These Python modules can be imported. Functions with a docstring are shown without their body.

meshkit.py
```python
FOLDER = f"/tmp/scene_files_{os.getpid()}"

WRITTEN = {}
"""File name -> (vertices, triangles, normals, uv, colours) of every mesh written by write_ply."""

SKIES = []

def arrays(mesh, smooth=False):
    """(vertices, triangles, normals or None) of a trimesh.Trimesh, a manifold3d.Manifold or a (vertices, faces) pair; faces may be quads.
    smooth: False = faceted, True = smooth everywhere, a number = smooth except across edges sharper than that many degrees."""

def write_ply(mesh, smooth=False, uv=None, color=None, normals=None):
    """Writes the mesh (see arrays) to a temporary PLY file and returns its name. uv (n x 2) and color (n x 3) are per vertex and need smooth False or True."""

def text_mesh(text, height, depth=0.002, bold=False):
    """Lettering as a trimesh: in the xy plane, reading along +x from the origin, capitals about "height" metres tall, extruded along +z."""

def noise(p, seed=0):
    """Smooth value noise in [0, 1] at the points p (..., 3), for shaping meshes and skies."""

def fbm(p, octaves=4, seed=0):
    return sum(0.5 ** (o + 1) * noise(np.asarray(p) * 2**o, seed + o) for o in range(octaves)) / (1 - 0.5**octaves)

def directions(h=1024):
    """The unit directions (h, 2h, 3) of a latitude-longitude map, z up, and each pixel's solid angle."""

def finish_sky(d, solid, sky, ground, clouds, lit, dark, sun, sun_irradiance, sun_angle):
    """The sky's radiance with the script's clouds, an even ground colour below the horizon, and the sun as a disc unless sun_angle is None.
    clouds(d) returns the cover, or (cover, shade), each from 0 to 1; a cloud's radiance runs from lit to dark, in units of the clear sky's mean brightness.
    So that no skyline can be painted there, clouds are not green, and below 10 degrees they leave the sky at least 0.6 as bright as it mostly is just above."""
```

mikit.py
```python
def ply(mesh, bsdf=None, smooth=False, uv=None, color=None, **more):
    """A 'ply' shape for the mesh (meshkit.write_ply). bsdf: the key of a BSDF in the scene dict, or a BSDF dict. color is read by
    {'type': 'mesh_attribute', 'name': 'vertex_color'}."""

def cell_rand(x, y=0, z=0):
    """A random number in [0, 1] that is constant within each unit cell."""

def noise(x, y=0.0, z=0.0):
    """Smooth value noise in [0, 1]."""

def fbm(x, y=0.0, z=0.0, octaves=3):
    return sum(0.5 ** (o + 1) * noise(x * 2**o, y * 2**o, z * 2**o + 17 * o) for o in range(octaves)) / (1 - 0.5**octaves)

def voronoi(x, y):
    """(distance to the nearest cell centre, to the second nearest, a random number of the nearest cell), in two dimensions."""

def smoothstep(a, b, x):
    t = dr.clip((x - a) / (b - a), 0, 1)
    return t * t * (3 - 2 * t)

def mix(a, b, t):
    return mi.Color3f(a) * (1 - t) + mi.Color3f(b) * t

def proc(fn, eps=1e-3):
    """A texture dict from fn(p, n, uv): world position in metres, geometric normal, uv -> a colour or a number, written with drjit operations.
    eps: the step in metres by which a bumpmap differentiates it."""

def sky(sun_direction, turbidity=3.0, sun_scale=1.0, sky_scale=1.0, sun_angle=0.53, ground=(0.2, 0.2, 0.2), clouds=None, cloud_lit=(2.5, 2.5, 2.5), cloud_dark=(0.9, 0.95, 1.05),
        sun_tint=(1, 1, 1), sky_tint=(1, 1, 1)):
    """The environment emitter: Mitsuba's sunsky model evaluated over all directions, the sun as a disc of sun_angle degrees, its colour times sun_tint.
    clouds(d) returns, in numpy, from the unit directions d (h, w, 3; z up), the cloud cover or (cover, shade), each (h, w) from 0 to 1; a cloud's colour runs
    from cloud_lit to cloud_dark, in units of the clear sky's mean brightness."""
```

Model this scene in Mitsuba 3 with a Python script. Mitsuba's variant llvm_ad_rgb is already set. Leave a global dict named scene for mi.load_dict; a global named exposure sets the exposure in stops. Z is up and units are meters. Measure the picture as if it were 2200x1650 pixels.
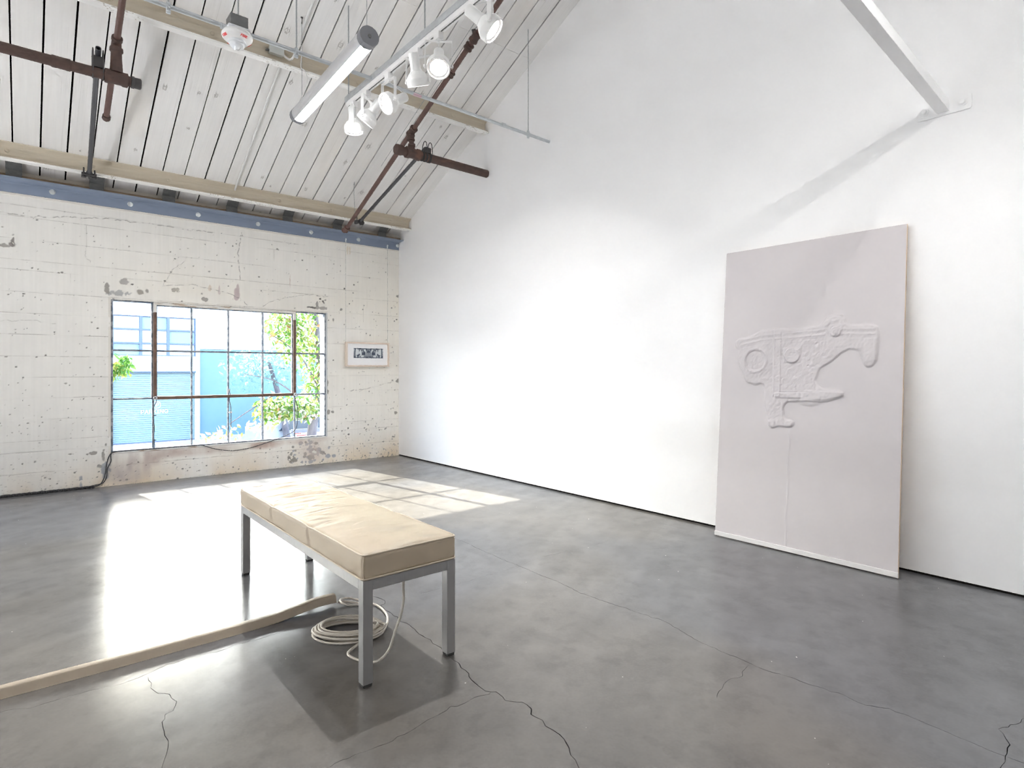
import math, random
import numpy as np, trimesh, shapely, mitsuba as mi, mikit, meshkit
import drjit as dr
from scipy import ndimage
from shapely.geometry import Polygon, LineString, Point
from shapely.ops import unary_union
from mikit import proc, noise, fbm, voronoi, cell_rand, smoothstep, mix

T = mi.ScalarTransform4f
scene, labels = {'type': 'scene'}, {}
rng = np.random.default_rng(7)
random.seed(7)

# ------------------------------------------------------------------ camera, sky, exposure
# room frame: x along the concrete window wall (to the right), y into the picture, z up; metres
W, D = 3.75, 6.764                    # white wall plane x = W, concrete wall plane y = D
YAW = math.atan2(1045, 1241)
CAM = (0.0, 0.0, 1.12)
scene['camera'] = {
    'type': 'perspective', 'fov_axis': 'x', 'fov': 2 * math.degrees(math.atan(1100 / 1241)),
    'principal_point_offset_x': 0.0, 'principal_point_offset_y': 30 / 1650,
    'near_clip': 0.02, 'far_clip': 500.0,
    'to_world': T().look_at(origin=CAM, target=(math.sin(YAW), math.cos(YAW), 1.12), up=(0, 0, 1))}
exposure = 0.27
scene['sky'] = mikit.sky(sun_direction=(-0.313, 1.766, 1.0), turbidity=5.0, sun_scale=30.0, sky_scale=62.0, sun_tint=(0.80, 1.0, 1.32), ground=(0.42, 0.42, 0.41))
SPOT = 5.0          # intensity of a track lamp
FILL_UPLIGHT = 205.0  # upward strength of the added fill tubes
STRIP = (73.0, 74.0, 76.0)   # radiance of a strip light
LENS = (9.0, 8.8, 8.4)

# ------------------------------------------------------------------ helpers
ORD = ['first', 'second', 'third', 'fourth', 'fifth', 'sixth', 'seventh', 'eighth', 'ninth']
def numbered(key):
    if key not in USED:
        USED.add(key); return key
    i = 1
    while f'{key}_{i:03d}' in USED: i += 1
    k = f'{key}_{i:03d}'; USED.add(k); return k
USED = set()

def thing(name, label, cat, group=None, kind=None):
    k = numbered(name)
    tag(k, label, cat, group, kind)
    return k

def tag(k, label=None, cat=None, group=None, kind=None):
    d = {}
    if label: d['label'] = label
    if cat: d['category'] = cat
    if group: d['group'] = group
    if kind: d['kind'] = kind
    labels[k] = d

def obj(name, mesh, bsdf, parent=None, smooth=False, label=None, kind=None, **more):
    k = numbered(f'{parent}__{name}' if parent else name)
    scene[k] = mikit.ply(mesh, bsdf, smooth=smooth, **more)
    if label or kind: tag(k, label, kind=kind)
    return k

def cat(ms): return trimesh.util.concatenate(list(ms))

def box(lo, hi, ch=0.0):
    """axis-aligned box, edges chamfered by ch"""
    lo, hi = np.minimum(lo, hi).astype(float), np.maximum(lo, hi).astype(float)
    ch = min(ch, 0.45 * float((hi - lo).min()))
    if ch <= 0:
        m = trimesh.creation.box(extents=hi - lo); m.apply_translation((lo + hi) / 2); return m
    pts = []
    for sx in (0, 1):
        for sy in (0, 1):
            for sz in (0, 1):
                c = np.where([sx, sy, sz], hi, lo); s = np.where([sx, sy, sz], -1, 1) * ch
                for k in range(3):
                    p = c + s; p[k] = c[k]; pts.append(p)
    return trimesh.convex.convex_hull(np.array(pts))

def frame(o, r, u, n):
    m = np.eye(4); m[:3, 0], m[:3, 1], m[:3, 2], m[:3, 3] = r, u, n, o
    return m

def unit(v): v = np.asarray(v, float); return v / np.linalg.norm(v)

def basis(d):
    d = unit(d); a = unit(np.cross(d, (0.31, 0.2, 0.93) if abs(d[2]) < 0.9 else (1, 0, 0))); return a, np.cross(d, a), d

def tube(pts, r, sides=10, closed=False, caps=True, flat=None):
    """sweep of a circle (or flat=(w,h) box-ish ellipse) along a polyline"""
    P = np.asarray(pts, float); n = len(P)
    R = np.broadcast_to(np.asarray(r, float), (n,))
    t = np.gradient(P, axis=0) if not closed else np.roll(P, -1, 0) - np.roll(P, 1, 0)
    t /= np.linalg.norm(t, axis=1, keepdims=True) + 1e-12
    a, b, _ = basis(t[0]); A, B = [a], [b]
    for i in range(1, n):
        a = A[-1] - t[i] * (A[-1] @ t[i]); a = unit(a); A.append(a); B.append(np.cross(t[i], a))
    A, B = np.array(A), np.array(B)
    ang = np.arange(sides) * 2 * np.pi / sides
    v = (P[:, None] + R[:, None, None] * (np.cos(ang)[None, :, None] * A[:, None] + np.sin(ang)[None, :, None] * B[:, None])).reshape(-1, 3)
    f = []
    m = n if closed else n - 1
    for i in range(m):
        j = (i + 1) % n
        for k in range(sides):
            l = (k + 1) % sides
            f += [[i * sides + k, i * sides + l, j * sides + l], [i * sides + k, j * sides + l, j * sides + k]]
    if caps and not closed:
        v = np.vstack([v, P[0], P[-1]]); c0, c1 = len(v) - 2, len(v) - 1
        for k in range(sides):
            l = (k + 1) % sides
            f += [[c0, l, k], [c1, (n - 1) * sides + k, (n - 1) * sides + l]]
    return trimesh.Trimesh(v, np.array(f), process=False)

def cyl(p0, p1, r, sides=16): return tube([p0, p1], r, sides)

def lathe(profile, o, d, sides=24):
    """profile: (radius, distance along d) pairs"""
    a, b, d = basis(d); o = np.asarray(o, float)
    ang = np.arange(sides) * 2 * np.pi / sides
    ring = np.cos(ang)[:, None] * a + np.sin(ang)[:, None] * b
    v = np.vstack([o + h * d + rr * ring for rr, h in profile]); f = []
    for i in range(len(profile) - 1):
        for k in range(sides):
            l = (k + 1) % sides
            f += [[i * sides + k, i * sides + l, (i + 1) * sides + l], [i * sides + k, (i + 1) * sides + l, (i + 1) * sides + k]]
    return trimesh.Trimesh(v, np.array(f), process=False)

def solid_lathe(profile, o, d, sides=24):
    return lathe([(1e-5, profile[0][1])] + list(profile) + [(1e-5, profile[-1][1])], o, d, sides)

def spline(pts, n=12):
    """Catmull-Rom through the points"""
    P = np.asarray(pts, float); P = np.vstack([2 * P[0] - P[1], P, 2 * P[-1] - P[-2]]); out = []
    for i in range(1, len(P) - 2):
        p0, p1, p2, p3 = P[i - 1:i + 3]
        for t in np.linspace(0, 1, n, endpoint=False):
            out.append(0.5 * ((2 * p1) + (-p0 + p2) * t + (2 * p0 - 5 * p1 + 4 * p2 - p3) * t * t + (-p0 + 3 * p1 - 3 * p2 + p3) * t ** 3))
    out.append(P[-2]); return np.array(out)

def prism(poly, y0, y1):
    """polygon in (x, z) extruded along y"""
    m = trimesh.creation.extrude_polygon(poly, y1 - y0, engine='earcut')
    v = m.vertices; return trimesh.Trimesh(np.c_[v[:, 0], y0 + v[:, 2], v[:, 1]], m.faces[:, ::-1], process=False)

def prism_x(poly, x0, x1):
    """polygon in (y, z) extruded along x"""
    m = trimesh.creation.extrude_polygon(poly, x1 - x0, engine='earcut')
    v = m.vertices; return trimesh.Trimesh(np.c_[x0 + v[:, 2], v[:, 0], v[:, 1]], m.faces, process=False)

def moved(m, mat): m = m.copy(); m.apply_transform(mat); return m

def ceil_z(y): return 6.02 - 0.4625 * abs(y)
ES = np.array([0, 0.9076, -0.4198])    # down the roof slope
EN = np.array([0, -0.4198, -0.9076])   # out of the ceiling, into the room

# ------------------------------------------------------------------ materials
def mat(name, b): scene[name] = b; return name
def prin(c, rough=0.5, metal=0.0, spec=0.5, **k):
    c = c if isinstance(c, dict) else {'type': 'rgb', 'value': list(c)}
    return {'type': 'twosided', 'bsdf': {'type': 'principled', 'base_color': c, 'roughness': rough, 'metallic': metal, 'specular': spec, **k}}

def floor_col(p, n, uv):
    a = fbm(p.x * 1.3, p.y * 1.3, 3.0, 4)
    b = fbm(p.x * 7 + 5, p.y * 7, 1.0, 4)
    c = noise(p.x * 160, p.y * 160)
    s = fbm(p.x * 2.2 + p.y * 0.9, p.y * 9 - p.x * 4, 8.0, 3)
    k = 0.42 + 0.55 * a + 0.42 * b + 0.08 * c + 0.34 * s - 0.10 * smoothstep(0.5, 0.75, fbm(p.x * 18, p.y * 18, 6.0, 3))
    col = mix((0.082, 0.083, 0.088), (0.092, 0.086, 0.079), smoothstep(0.4, 0.65, fbm(p.x * 0.7 + 9, p.y * 0.7, 2.0, 3))) * k * 0.92
    # flecks of white paint and dark pits
    d, d2, r = voronoi(p.x * 5, p.y * 5)
    fleck = dr.select(r > 0.8, smoothstep(0.020, 0.012, d * (0.7 + 0.8 * cell_rand(dr.floor(p.x * 9), dr.floor(p.y * 9), 4)) + 0.014 * noise(p.x * 300, p.y * 300)), 0.0)
    col = mix(col, (0.62, 0.61, 0.58), fleck)
    e, e2, q = voronoi(p.x * 7 + 40, p.y * 7)
    pit = dr.select(q > 0.84, smoothstep(0.05, 0.02, e + 0.02 * noise(p.x * 200, p.y * 200)), 0.0)
    return mix(col, (0.1, 0.095, 0.09), pit * 0.7)
def floor_rough(p, n, uv): return 0.185 + 0.09 * fbm(p.x * 3, p.y * 3, 5.0, 3) + 0.03 * noise(p.x * 40, p.y * 40)
mat('polished_concrete', {'type': 'twosided', 'bsdf': {'type': 'principled', 'base_color': proc(floor_col), 'roughness': proc(floor_rough), 'eta': 1.66}})
mat('crack_dark', prin((0.05, 0.048, 0.045), 0.9, spec=0.1))  # near-black layer showing through the floor cracks
mat('wall_white', prin((0.83, 0.83, 0.835), 0.75, spec=0.25))
mat('plain_white', prin((0.80, 0.79, 0.77), 0.8, spec=0.2))
mat('dark_gap', prin((0.012, 0.011, 0.01), 0.95, spec=0.05))
mat('painted_concrete', prin({'type': 'mesh_attribute', 'name': 'vertex_color'}, 0.72, spec=0.3))
mat('concrete_plain', prin((0.73, 0.70, 0.645), 0.8, spec=0.25))

def board_col(warm):
    def fn(p, n, uv):
        u = (p.x - 1.381) / 0.1832; s = p.y / 0.9076
        i = dr.floor(u); r = cell_rand(i, 3)
        g = noise(p.x * 130, s * 5, i) * 0.5 + noise(p.x * 45, s * 2.2, i + 7) * 0.5
        base = mix((0.80, 0.79, 0.77), (0.845, 0.84, 0.83), r) * (0.95 + 0.07 * g)
        base = mix(base, (0.78, 0.73, 0.66), warm * smoothstep(0.5, 0.8, fbm(p.x * 3, s * 1.1, i, 3)))
        v = s / 0.42; j = dr.floor(v); h = cell_rand(i, j, 5)
        cx = i + 0.2 + 0.6 * cell_rand(i, j, 1); cy = j + 0.2 + 0.6 * cell_rand(i, j, 2)
        dx = (u - cx) * 0.1832; dy = (v - cy) * 0.42 * (0.55 + 0.4 * cell_rand(i, j, 8))
        d = dr.sqrt(dx * dx + dy * dy) + 0.006 * (noise(p.x * 130, s * 110, i) - 0.5) * 1.8
        rad = 0.006 + 0.012 * cell_rand(i, j, 9)
        ring = smoothstep(rad + 0.003, rad, d) * smoothstep(rad - 0.006, rad - 0.003, d) + 0.55 * smoothstep(rad * 0.5, rad * 0.3, d)
        streak = smoothstep(0.55, 0.7, noise(p.x * 190, s * 13, i)) * smoothstep(rad * 3.2, rad, d)
        k = dr.select(h > 0.74, dr.clip(ring * 0.75 + streak * 0.5, 0, 0.8), 0.0)
        fine = smoothstep(0.80, 0.86, noise(p.x * 260, s * 3.0, i + 3)) * smoothstep(0.55, 0.75, noise(p.x * 8, s * 1.3, 4.0))
        k = dr.maximum(k, fine * 0.16)
        return mix(base, (0.36, 0.345, 0.32), k)
    return fn
mat('board_paint', prin(proc(board_col(0.12)), 0.62, spec=0.3))
mat('board_paint_warm', prin(proc(board_col(0.4)), 0.62, spec=0.3))

def purlin_col(p, n, uv):
    g = fbm(p.x * 1.5, p.y * 40, p.z * 40, 3)
    base = mix((0.52, 0.46, 0.365), (0.585, 0.53, 0.435), g)
    f = smoothstep(0.70, 0.78, fbm(p.x * 10, p.y * 45, p.z * 45, 3)) * smoothstep(0.55, 0.7, fbm(p.x * 1.1, 2.0, 5.0, 2))
    return mix(base, (0.16, 0.12, 0.09), 0.8 * f)
def lip_lit_col(p, n, uv):
    g = fbm(p.x * 6, p.y * 30, p.z * 30, 3)
    f = smoothstep(0.68, 0.75, noise(p.x * 90, p.y * 90, p.z * 90)) * smoothstep(0.5, 0.65, noise(p.x * 4, 1.0, 1.0))
    return mix(mix((0.80, 0.79, 0.76), (0.86, 0.855, 0.84), g), (0.35, 0.3, 0.24), 0.6 * f)
mat('purlin_paint', prin(proc(purlin_col), 0.5, spec=0.4))
mat('purlin_lip_lit', prin(proc(lip_lit_col), 0.55, spec=0.4))  # lip paler than the web: floor light put into its colour

def rust_col(p, n, uv):
    a = fbm(p.x * 28, p.y * 28, p.z * 28, 4)
    b = smoothstep(0.58, 0.8, fbm(p.x * 9, p.y * 9, p.z * 9 + 3, 3))
    return mix(mix((0.032, 0.022, 0.019), (0.082, 0.045, 0.035), a), (0.17, 0.078, 0.05), b * 0.5)
mat('rusty_pipe', prin(proc(rust_col), 0.62, spec=0.4))
mat('rusty_pipe_red', prin(proc(lambda p, n, uv: mix((0.06, 0.03, 0.025), (0.12, 0.062, 0.05), fbm(p.x * 20, p.y * 20, p.z * 20, 4))), 0.5, spec=0.5))
mat('black_pipe', prin((0.03, 0.031, 0.037), 0.38, spec=0.6))
mat('black_iron', prin((0.035, 0.033, 0.033), 0.55, spec=0.5))
def galv_col(p, n, uv):
    a = fbm(p.x * 30, p.y * 30, p.z * 30, 3)
    return mix((0.47, 0.50, 0.52), (0.63, 0.66, 0.68), a)
mat('galvanized', prin(proc(galv_col), 0.42, 0.65, 0.5))
mat('galvanized_dark', prin(proc(lambda p, n, uv: mix((0.10, 0.103, 0.103), (0.16, 0.163, 0.16), fbm(p.x * 40, p.y * 40, p.z * 40, 3))), 0.55, 0.4, 0.5))
mat('zinc_bolt', prin((0.75, 0.78, 0.78), 0.35, 0.8))
mat('steel_rod', prin((0.34, 0.36, 0.37), 0.45, 0.7))
mat('blue_steel', prin(proc(lambda p, n, uv: mix((0.185, 0.225, 0.30), (0.225, 0.27, 0.35), fbm(p.x * 5, p.y * 20, p.z * 14, 3))), 0.5, spec=0.4))
mat('raw_wood', prin(proc(lambda p, n, uv: mix((0.20, 0.145, 0.10), (0.36, 0.27, 0.19), fbm(p.x * 3, p.y * 40, p.z * 40, 3))), 0.8, spec=0.2))
mat('enamel_white', prin((0.84, 0.84, 0.83), 0.38, spec=0.5))
mat('enamel_white_inner', prin((0.88, 0.87, 0.85), 0.5, spec=0.4))
mat('plastic_white', prin((0.85, 0.85, 0.84), 0.4, spec=0.5))
mat('clear_plastic', prin((0.78, 0.80, 0.82), 0.08, spec=0.9))
mat('chrome', prin((0.85, 0.86, 0.87), 0.12, 1.0))
mat('red_ink', prin((0.70, 0.04, 0.04), 0.6))
mat('aluminium', prin((0.70, 0.70, 0.72), 0.38, 0.7))
mat('cap_grey', prin((0.17, 0.175, 0.19), 0.5))
mat('wire_white', prin((0.75, 0.75, 0.74), 0.5))
mat('brushed_steel', prin(proc(lambda p, n, uv: mix((0.39, 0.39, 0.395), (0.435, 0.435, 0.44), fbm(p.x * 160, p.y * 160, p.z * 9, 3))), 0.42, 0.85, 0.5))
mat('rubber_black', prin((0.02, 0.02, 0.02), 0.7))
def leather_col(p, n, uv):
    a = fbm(p.x * 8, p.y * 8, p.z * 8, 3)
    return mix((0.47, 0.385, 0.285), (0.52, 0.43, 0.325), a)
mat('cream_leather', {'type': 'twosided', 'bsdf': {'type': 'bumpmap', 'arbitrary': proc(lambda p, n, uv: fbm(p.x * 260, p.y * 260, p.z * 260, 2), eps=5e-4), 'scale': 0.0004,
                      'bsdf': prin(proc(leather_col), 0.44, spec=0.35)['bsdf']}})
mat('leather_piping', prin((0.60, 0.51, 0.40), 0.42, spec=0.5))
mat('cord_white', prin((0.66, 0.61, 0.54), 0.35, spec=0.5))
mat('raceway_beige', prin((0.41, 0.345, 0.27), 0.38, spec=0.45))
mat('blue_film', prin((0.03, 0.07, 0.25), 0.35, spec=0.5))
mat('cable_black', prin((0.018, 0.018, 0.022), 0.45))
def panel_col(p, n, uv):
    return mix((0.51, 0.478, 0.492), (0.53, 0.50, 0.508), fbm(p.x * 4, p.y * 4, p.z * 4, 3))
mat('panel_mauve', prin(proc(panel_col), 0.6, spec=0.3))
mat('plywood_edge', prin((0.68, 0.52, 0.37), 0.7))
mat('lip_plastic', prin((0.72, 0.71, 0.70), 0.15, spec=0.6))
mat('pale_wood', prin(proc(lambda p, n, uv: mix((0.66, 0.55, 0.46), (0.73, 0.63, 0.54), fbm(p.x * 4, p.y * 40, p.z * 40, 3))), 0.55))
mat('mat_board', prin((0.88, 0.88, 0.89), 0.8, spec=0.2))
def print_col(p, n, uv):
    x = (p.x - 3.303) / 0.199; z = (p.z - 1.331) / 0.062
    ax = dr.abs(x)
    bars = noise(ax * 26 + 0.6 * noise(ax * 6, z * 3), z * 1.1)
    dark = smoothstep(0.42, 0.62, bars)
    blob = fbm(ax * 7 + 3, z * 2.2 + 1.5, 4.0, 3)
    dark = dr.maximum(dark * 0.8, smoothstep(0.52, 0.62, blob))
    edge = smoothstep(0.72, 0.86, dr.abs(z) + 0.25 * (noise(ax * 14, 2.0) - 0.5))
    dark = dr.maximum(dark, 0.8 * edge)
    lens = dr.sqrt(dr.square((ax - 0.52) / 0.10) + dr.square(z / 0.72))
    dark = dark * smoothstep(0.6, 1.1, lens + 0.5 * noise(ax * 20, z * 6))
    side = smoothstep(0.05, 0.02, dr.abs(ax - 0.92 + 0.05 * z * z))
    dark = dr.maximum(dark, side)
    return mix((0.62, 0.66, 0.68), (0.06, 0.075, 0.11), dr.clip(dark, 0, 1))
mat('ink_print', prin(proc(print_col), 0.8, spec=0.2))
def steelwin_col(p, n, uv):
    a = fbm(p.x * 30, p.y * 30, p.z * 30, 3)
    return mix((0.10, 0.12, 0.15), (0.30, 0.31, 0.33), smoothstep(0.35, 0.65, a))
mat('window_steel', prin(proc(steelwin_col), 0.55, 0.2))
mat('window_cream', prin(proc(lambda p, n, uv: mix((0.70, 0.68, 0.64), (0.42, 0.33, 0.25), smoothstep(0.55, 0.72, fbm(p.x * 9, p.y * 30, p.z * 30, 3)))), 0.6))
mat('window_rust', prin(proc(lambda p, n, uv: mix((0.05, 0.034, 0.028), (0.20, 0.115, 0.075), fbm(p.x * 22, p.y * 22, p.z * 22, 4))), 0.7))
mat('pane_glass', {'type': 'thindielectric', 'int_ior': 1.5})
mat('lens_lit', prin((0.9, 0.9, 0.9), 0.4))
mat('tie_rod_white', prin((0.85, 0.85, 0.85), 0.5, spec=0.3))
# outdoors
mat('facade_white', prin((0.50, 0.52, 0.53), 0.8, spec=0.2))
mat('facade_teal', prin(proc(lambda p, n, uv: mix((0.155, 0.235, 0.265), (0.18, 0.26, 0.285), fbm(p.x * 0.7, p.y, p.z * 0.7, 3))), 0.8, spec=0.2))
mat('garage_teal', prin((0.25, 0.315, 0.33), 0.6, spec=0.3))
mat('window_bluegrey', prin((0.10, 0.125, 0.185), 0.5))
mat('window_dark', prin((0.20, 0.28, 0.33), 0.12, spec=0.9))
mat('lettering_white', prin((0.93, 0.94, 0.93), 0.6))
mat('pavement', prin(proc(lambda p, n, uv: mix((0.34, 0.34, 0.335), (0.40, 0.40, 0.395), fbm(p.x * 2, p.y * 2, 0.0, 3))), 0.9, spec=0.1))
mat('asphalt', prin((0.16, 0.16, 0.165), 0.9, spec=0.1))
mat('car_white', prin((0.34, 0.345, 0.36), 0.3, spec=0.5))
mat('car_glass', prin((0.03, 0.05, 0.07), 0.1, spec=0.8))
mat('car_lilac', prin((0.14, 0.135, 0.18), 0.5))
mat('bark', prin(proc(lambda p, n, uv: mix((0.08, 0.068, 0.074), (0.17, 0.15, 0.155), fbm(p.x * 14, p.y * 14, p.z * 5, 4))), 0.9, spec=0.1))
def leafmat(c, t): return {'type': 'principledthin', 'base_color': {'type': 'rgb', 'value': c}, 'roughness': 0.5, 'diff_trans': t, 'spec_trans': 0.0}
mat('leaf_green', leafmat([0.10, 0.22, 0.045], 1.1))
mat('leaf_yellow', leafmat([0.30, 0.34, 0.08], 1.1))
mat('leaf_sunlit', leafmat([0.62, 0.62, 0.47], 1.1))  # sunlight on the leaves put into a pale base colour
mat('leaf_orange', leafmat([0.40, 0.22, 0.11], 1.0))
mat('leaf_hazy', leafmat([0.22, 0.36, 0.34], 1.0))  # distance haze put into the leaf colour

# ------------------------------------------------------------------ floor (real cracks cut through its skin)
CRACKS = [
 [(2.19,3.3),(2.188,3.068),(2.17,2.893),(2.158,2.67),(2.157,2.5),(2.152,2.318),(2.156,2.196),(2.137,2.026),(2.137,1.871),(2.163,1.735),(2.158,1.677),(2.181,1.547),(2.164,1.452),(2.131,1.355),(2.117,1.231),(2.117,1.181),(2.112,1.065),(2.132,0.97),(2.135,0.898),(2.157,0.805),(2.148,0.715),(2.186,0.659),(2.184,0.567),(2.18,0.494),(2.174,0.413),(2.173,0.36),(2.179,0.29),(2.2,0.1)],
 [(1.5,2.51),(1.779,2.495),(1.905,2.498),(2.023,2.503),(2.157,2.5),(2.267,2.523),(2.388,2.532),(2.637,2.499),(2.986,2.492)],
 [(1.30,2.8),(1.313,2.657),(1.326,2.599),(1.335,2.539),(1.318,2.51),(1.294,2.508),(1.283,2.448),(1.289,2.389),(1.281,2.318),(1.289,2.261),(1.286,2.203),(1.277,2.13),(1.287,2.054),(1.275,2.017),(1.281,1.965),(1.27,1.91),(1.264,1.871),(1.267,1.822),(1.255,1.76),(1.233,1.694),(1.228,1.638),(1.227,1.604),(1.238,1.583),(1.253,1.574),(1.251,1.535),(1.243,1.513),(1.262,1.486),(1.283,1.447),(1.279,1.419),(1.257,1.397),(1.265,1.351),(1.251,1.322),(1.255,1.288),(1.25,1.239),(1.233,1.202),(1.213,1.176),(1.199,1.136),(1.177,1.098),(1.17,0.9)],
 [(1.238,1.583),(1.176,1.594),(1.132,1.588),(1.061,1.593),(0.987,1.589),(0.91,1.573),(0.827,1.567),(0.757,1.576),(0.674,1.583),(0.625,1.562)],
 [(-0.5,2.52),(-0.109,2.531),(-0.041,2.524),(0.006,2.494),(0.054,2.496),(0.116,2.498),(0.181,2.493),(0.26,2.473),(0.318,2.485),(0.397,2.518),(0.477,2.529),(0.541,2.523),(0.606,2.513),(0.715,2.525),(0.826,2.52),(0.979,2.498)],
 [(0.341,2.466),(0.345,2.413),(0.337,2.376),(0.351,2.319),(0.381,2.286),(0.384,2.243),(0.391,2.223),(0.371,2.17),(0.347,2.163),(0.33,2.097),(0.326,2.04),(0.33,2.002),(0.324,1.971),(0.307,1.918),(0.286,1.848),(0.26,1.7)],
 [(2.12,1.10),(2.085,1.097),(2.049,1.091),(2.009,1.074),(1.924,1.092),(1.85,1.076),(1.805,1.058)],
 [(2.508,0.334),(2.445,0.364),(2.398,0.369),(2.322,0.401),(2.283,0.378),(2.251,0.362),(2.173,0.36),(2.099,0.358),(2.046,0.354)],
]
CRACK_W = [1.5, 0.7, 2.0, 1.0, 1.0, 1.1, 0.8, 1.4]
def rough_line(pts, step=0.02, amp=0.006, seed=0):
    P = np.asarray(pts, float); r = np.random.default_rng(seed); out = [P[0]]
    for a, b in zip(P[:-1], P[1:]):
        n = max(1, int(np.linalg.norm(b - a) / step)); t = np.linspace(0, 1, n + 1)[1:]
        q = a + (b - a) * t[:, None]; q[:-1] += r.normal(0, amp, q[:-1].shape) * 0.6
        out += list(q)
    return np.array(out)
cr = []
for i, c in enumerate(CRACKS):
    L = rough_line(c, seed=i); r = np.random.default_rng(50 + i)
    d = np.gradient(L, axis=0); d /= np.linalg.norm(d, axis=1, keepdims=True) + 1e-9; nrm = np.c_[-d[:, 1], d[:, 0]]
    w = CRACK_W[i] * 0.001 * (0.35 + 0.65 * r.random(len(L)) ** 1.2); w[0] = w[-1] = 0.0001
    ring = np.vstack([L + nrm * w[:, None], (L - nrm * w[:, None])[::-1]])
    cr.append(Polygon(ring).buffer(0))
cracks = unary_union(cr)
FL = Polygon([(-5.1, -6.9), (W + 0.1, -6.9), (W + 0.1, D + 0.02), (-5.1, D + 0.02)]).difference(cracks)
fm = cat([trimesh.creation.extrude_polygon(g, 0.012, engine='earcut') for g in getattr(FL, 'geoms', [FL])]); fm.apply_translation((0, 0, -0.012))
obj('floor', fm, 'polished_concrete'); tag('floor', 'polished grey concrete floor with long thin cracks', 'floor', kind='structure')
obj('slab', box((-5.1, -6.9, -0.12), (W + 0.1, D + 0.02, -0.013)), 'crack_dark', 'floor')

# ------------------------------------------------------------------ concrete window wall: board-formed relief, pits, chips, stains
X0, X1, Z0, Z1 = 0.63, 2.77, 0.32, 1.805       # window opening
ST = 0.005
gx = np.round(np.arange(-0.6, W + 1e-6, ST), 4); gz = np.round(np.arange(0, 2.76, ST), 4)
GX, GZ = np.meshgrid(gx, gz)                    # (nz, nx)
def N2(x, z, f, seed=0, oct=4): return meshkit.fbm(np.stack([x * f, z * f, np.full_like(x, seed * 3.7)], -1), oct, seed)
colr = np.empty(GX.shape + (3,))
big = N2(GX, GZ, 0.9, 1)
colr[:] = np.array([0.83, 0.81, 0.765])
left_dim = np.clip((GX * -0.25 + 0.35 + 0.8 * (big - 0.5)), 0, 1)[..., None]  # left side darkened in the colour, standing in for weaker light
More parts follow.
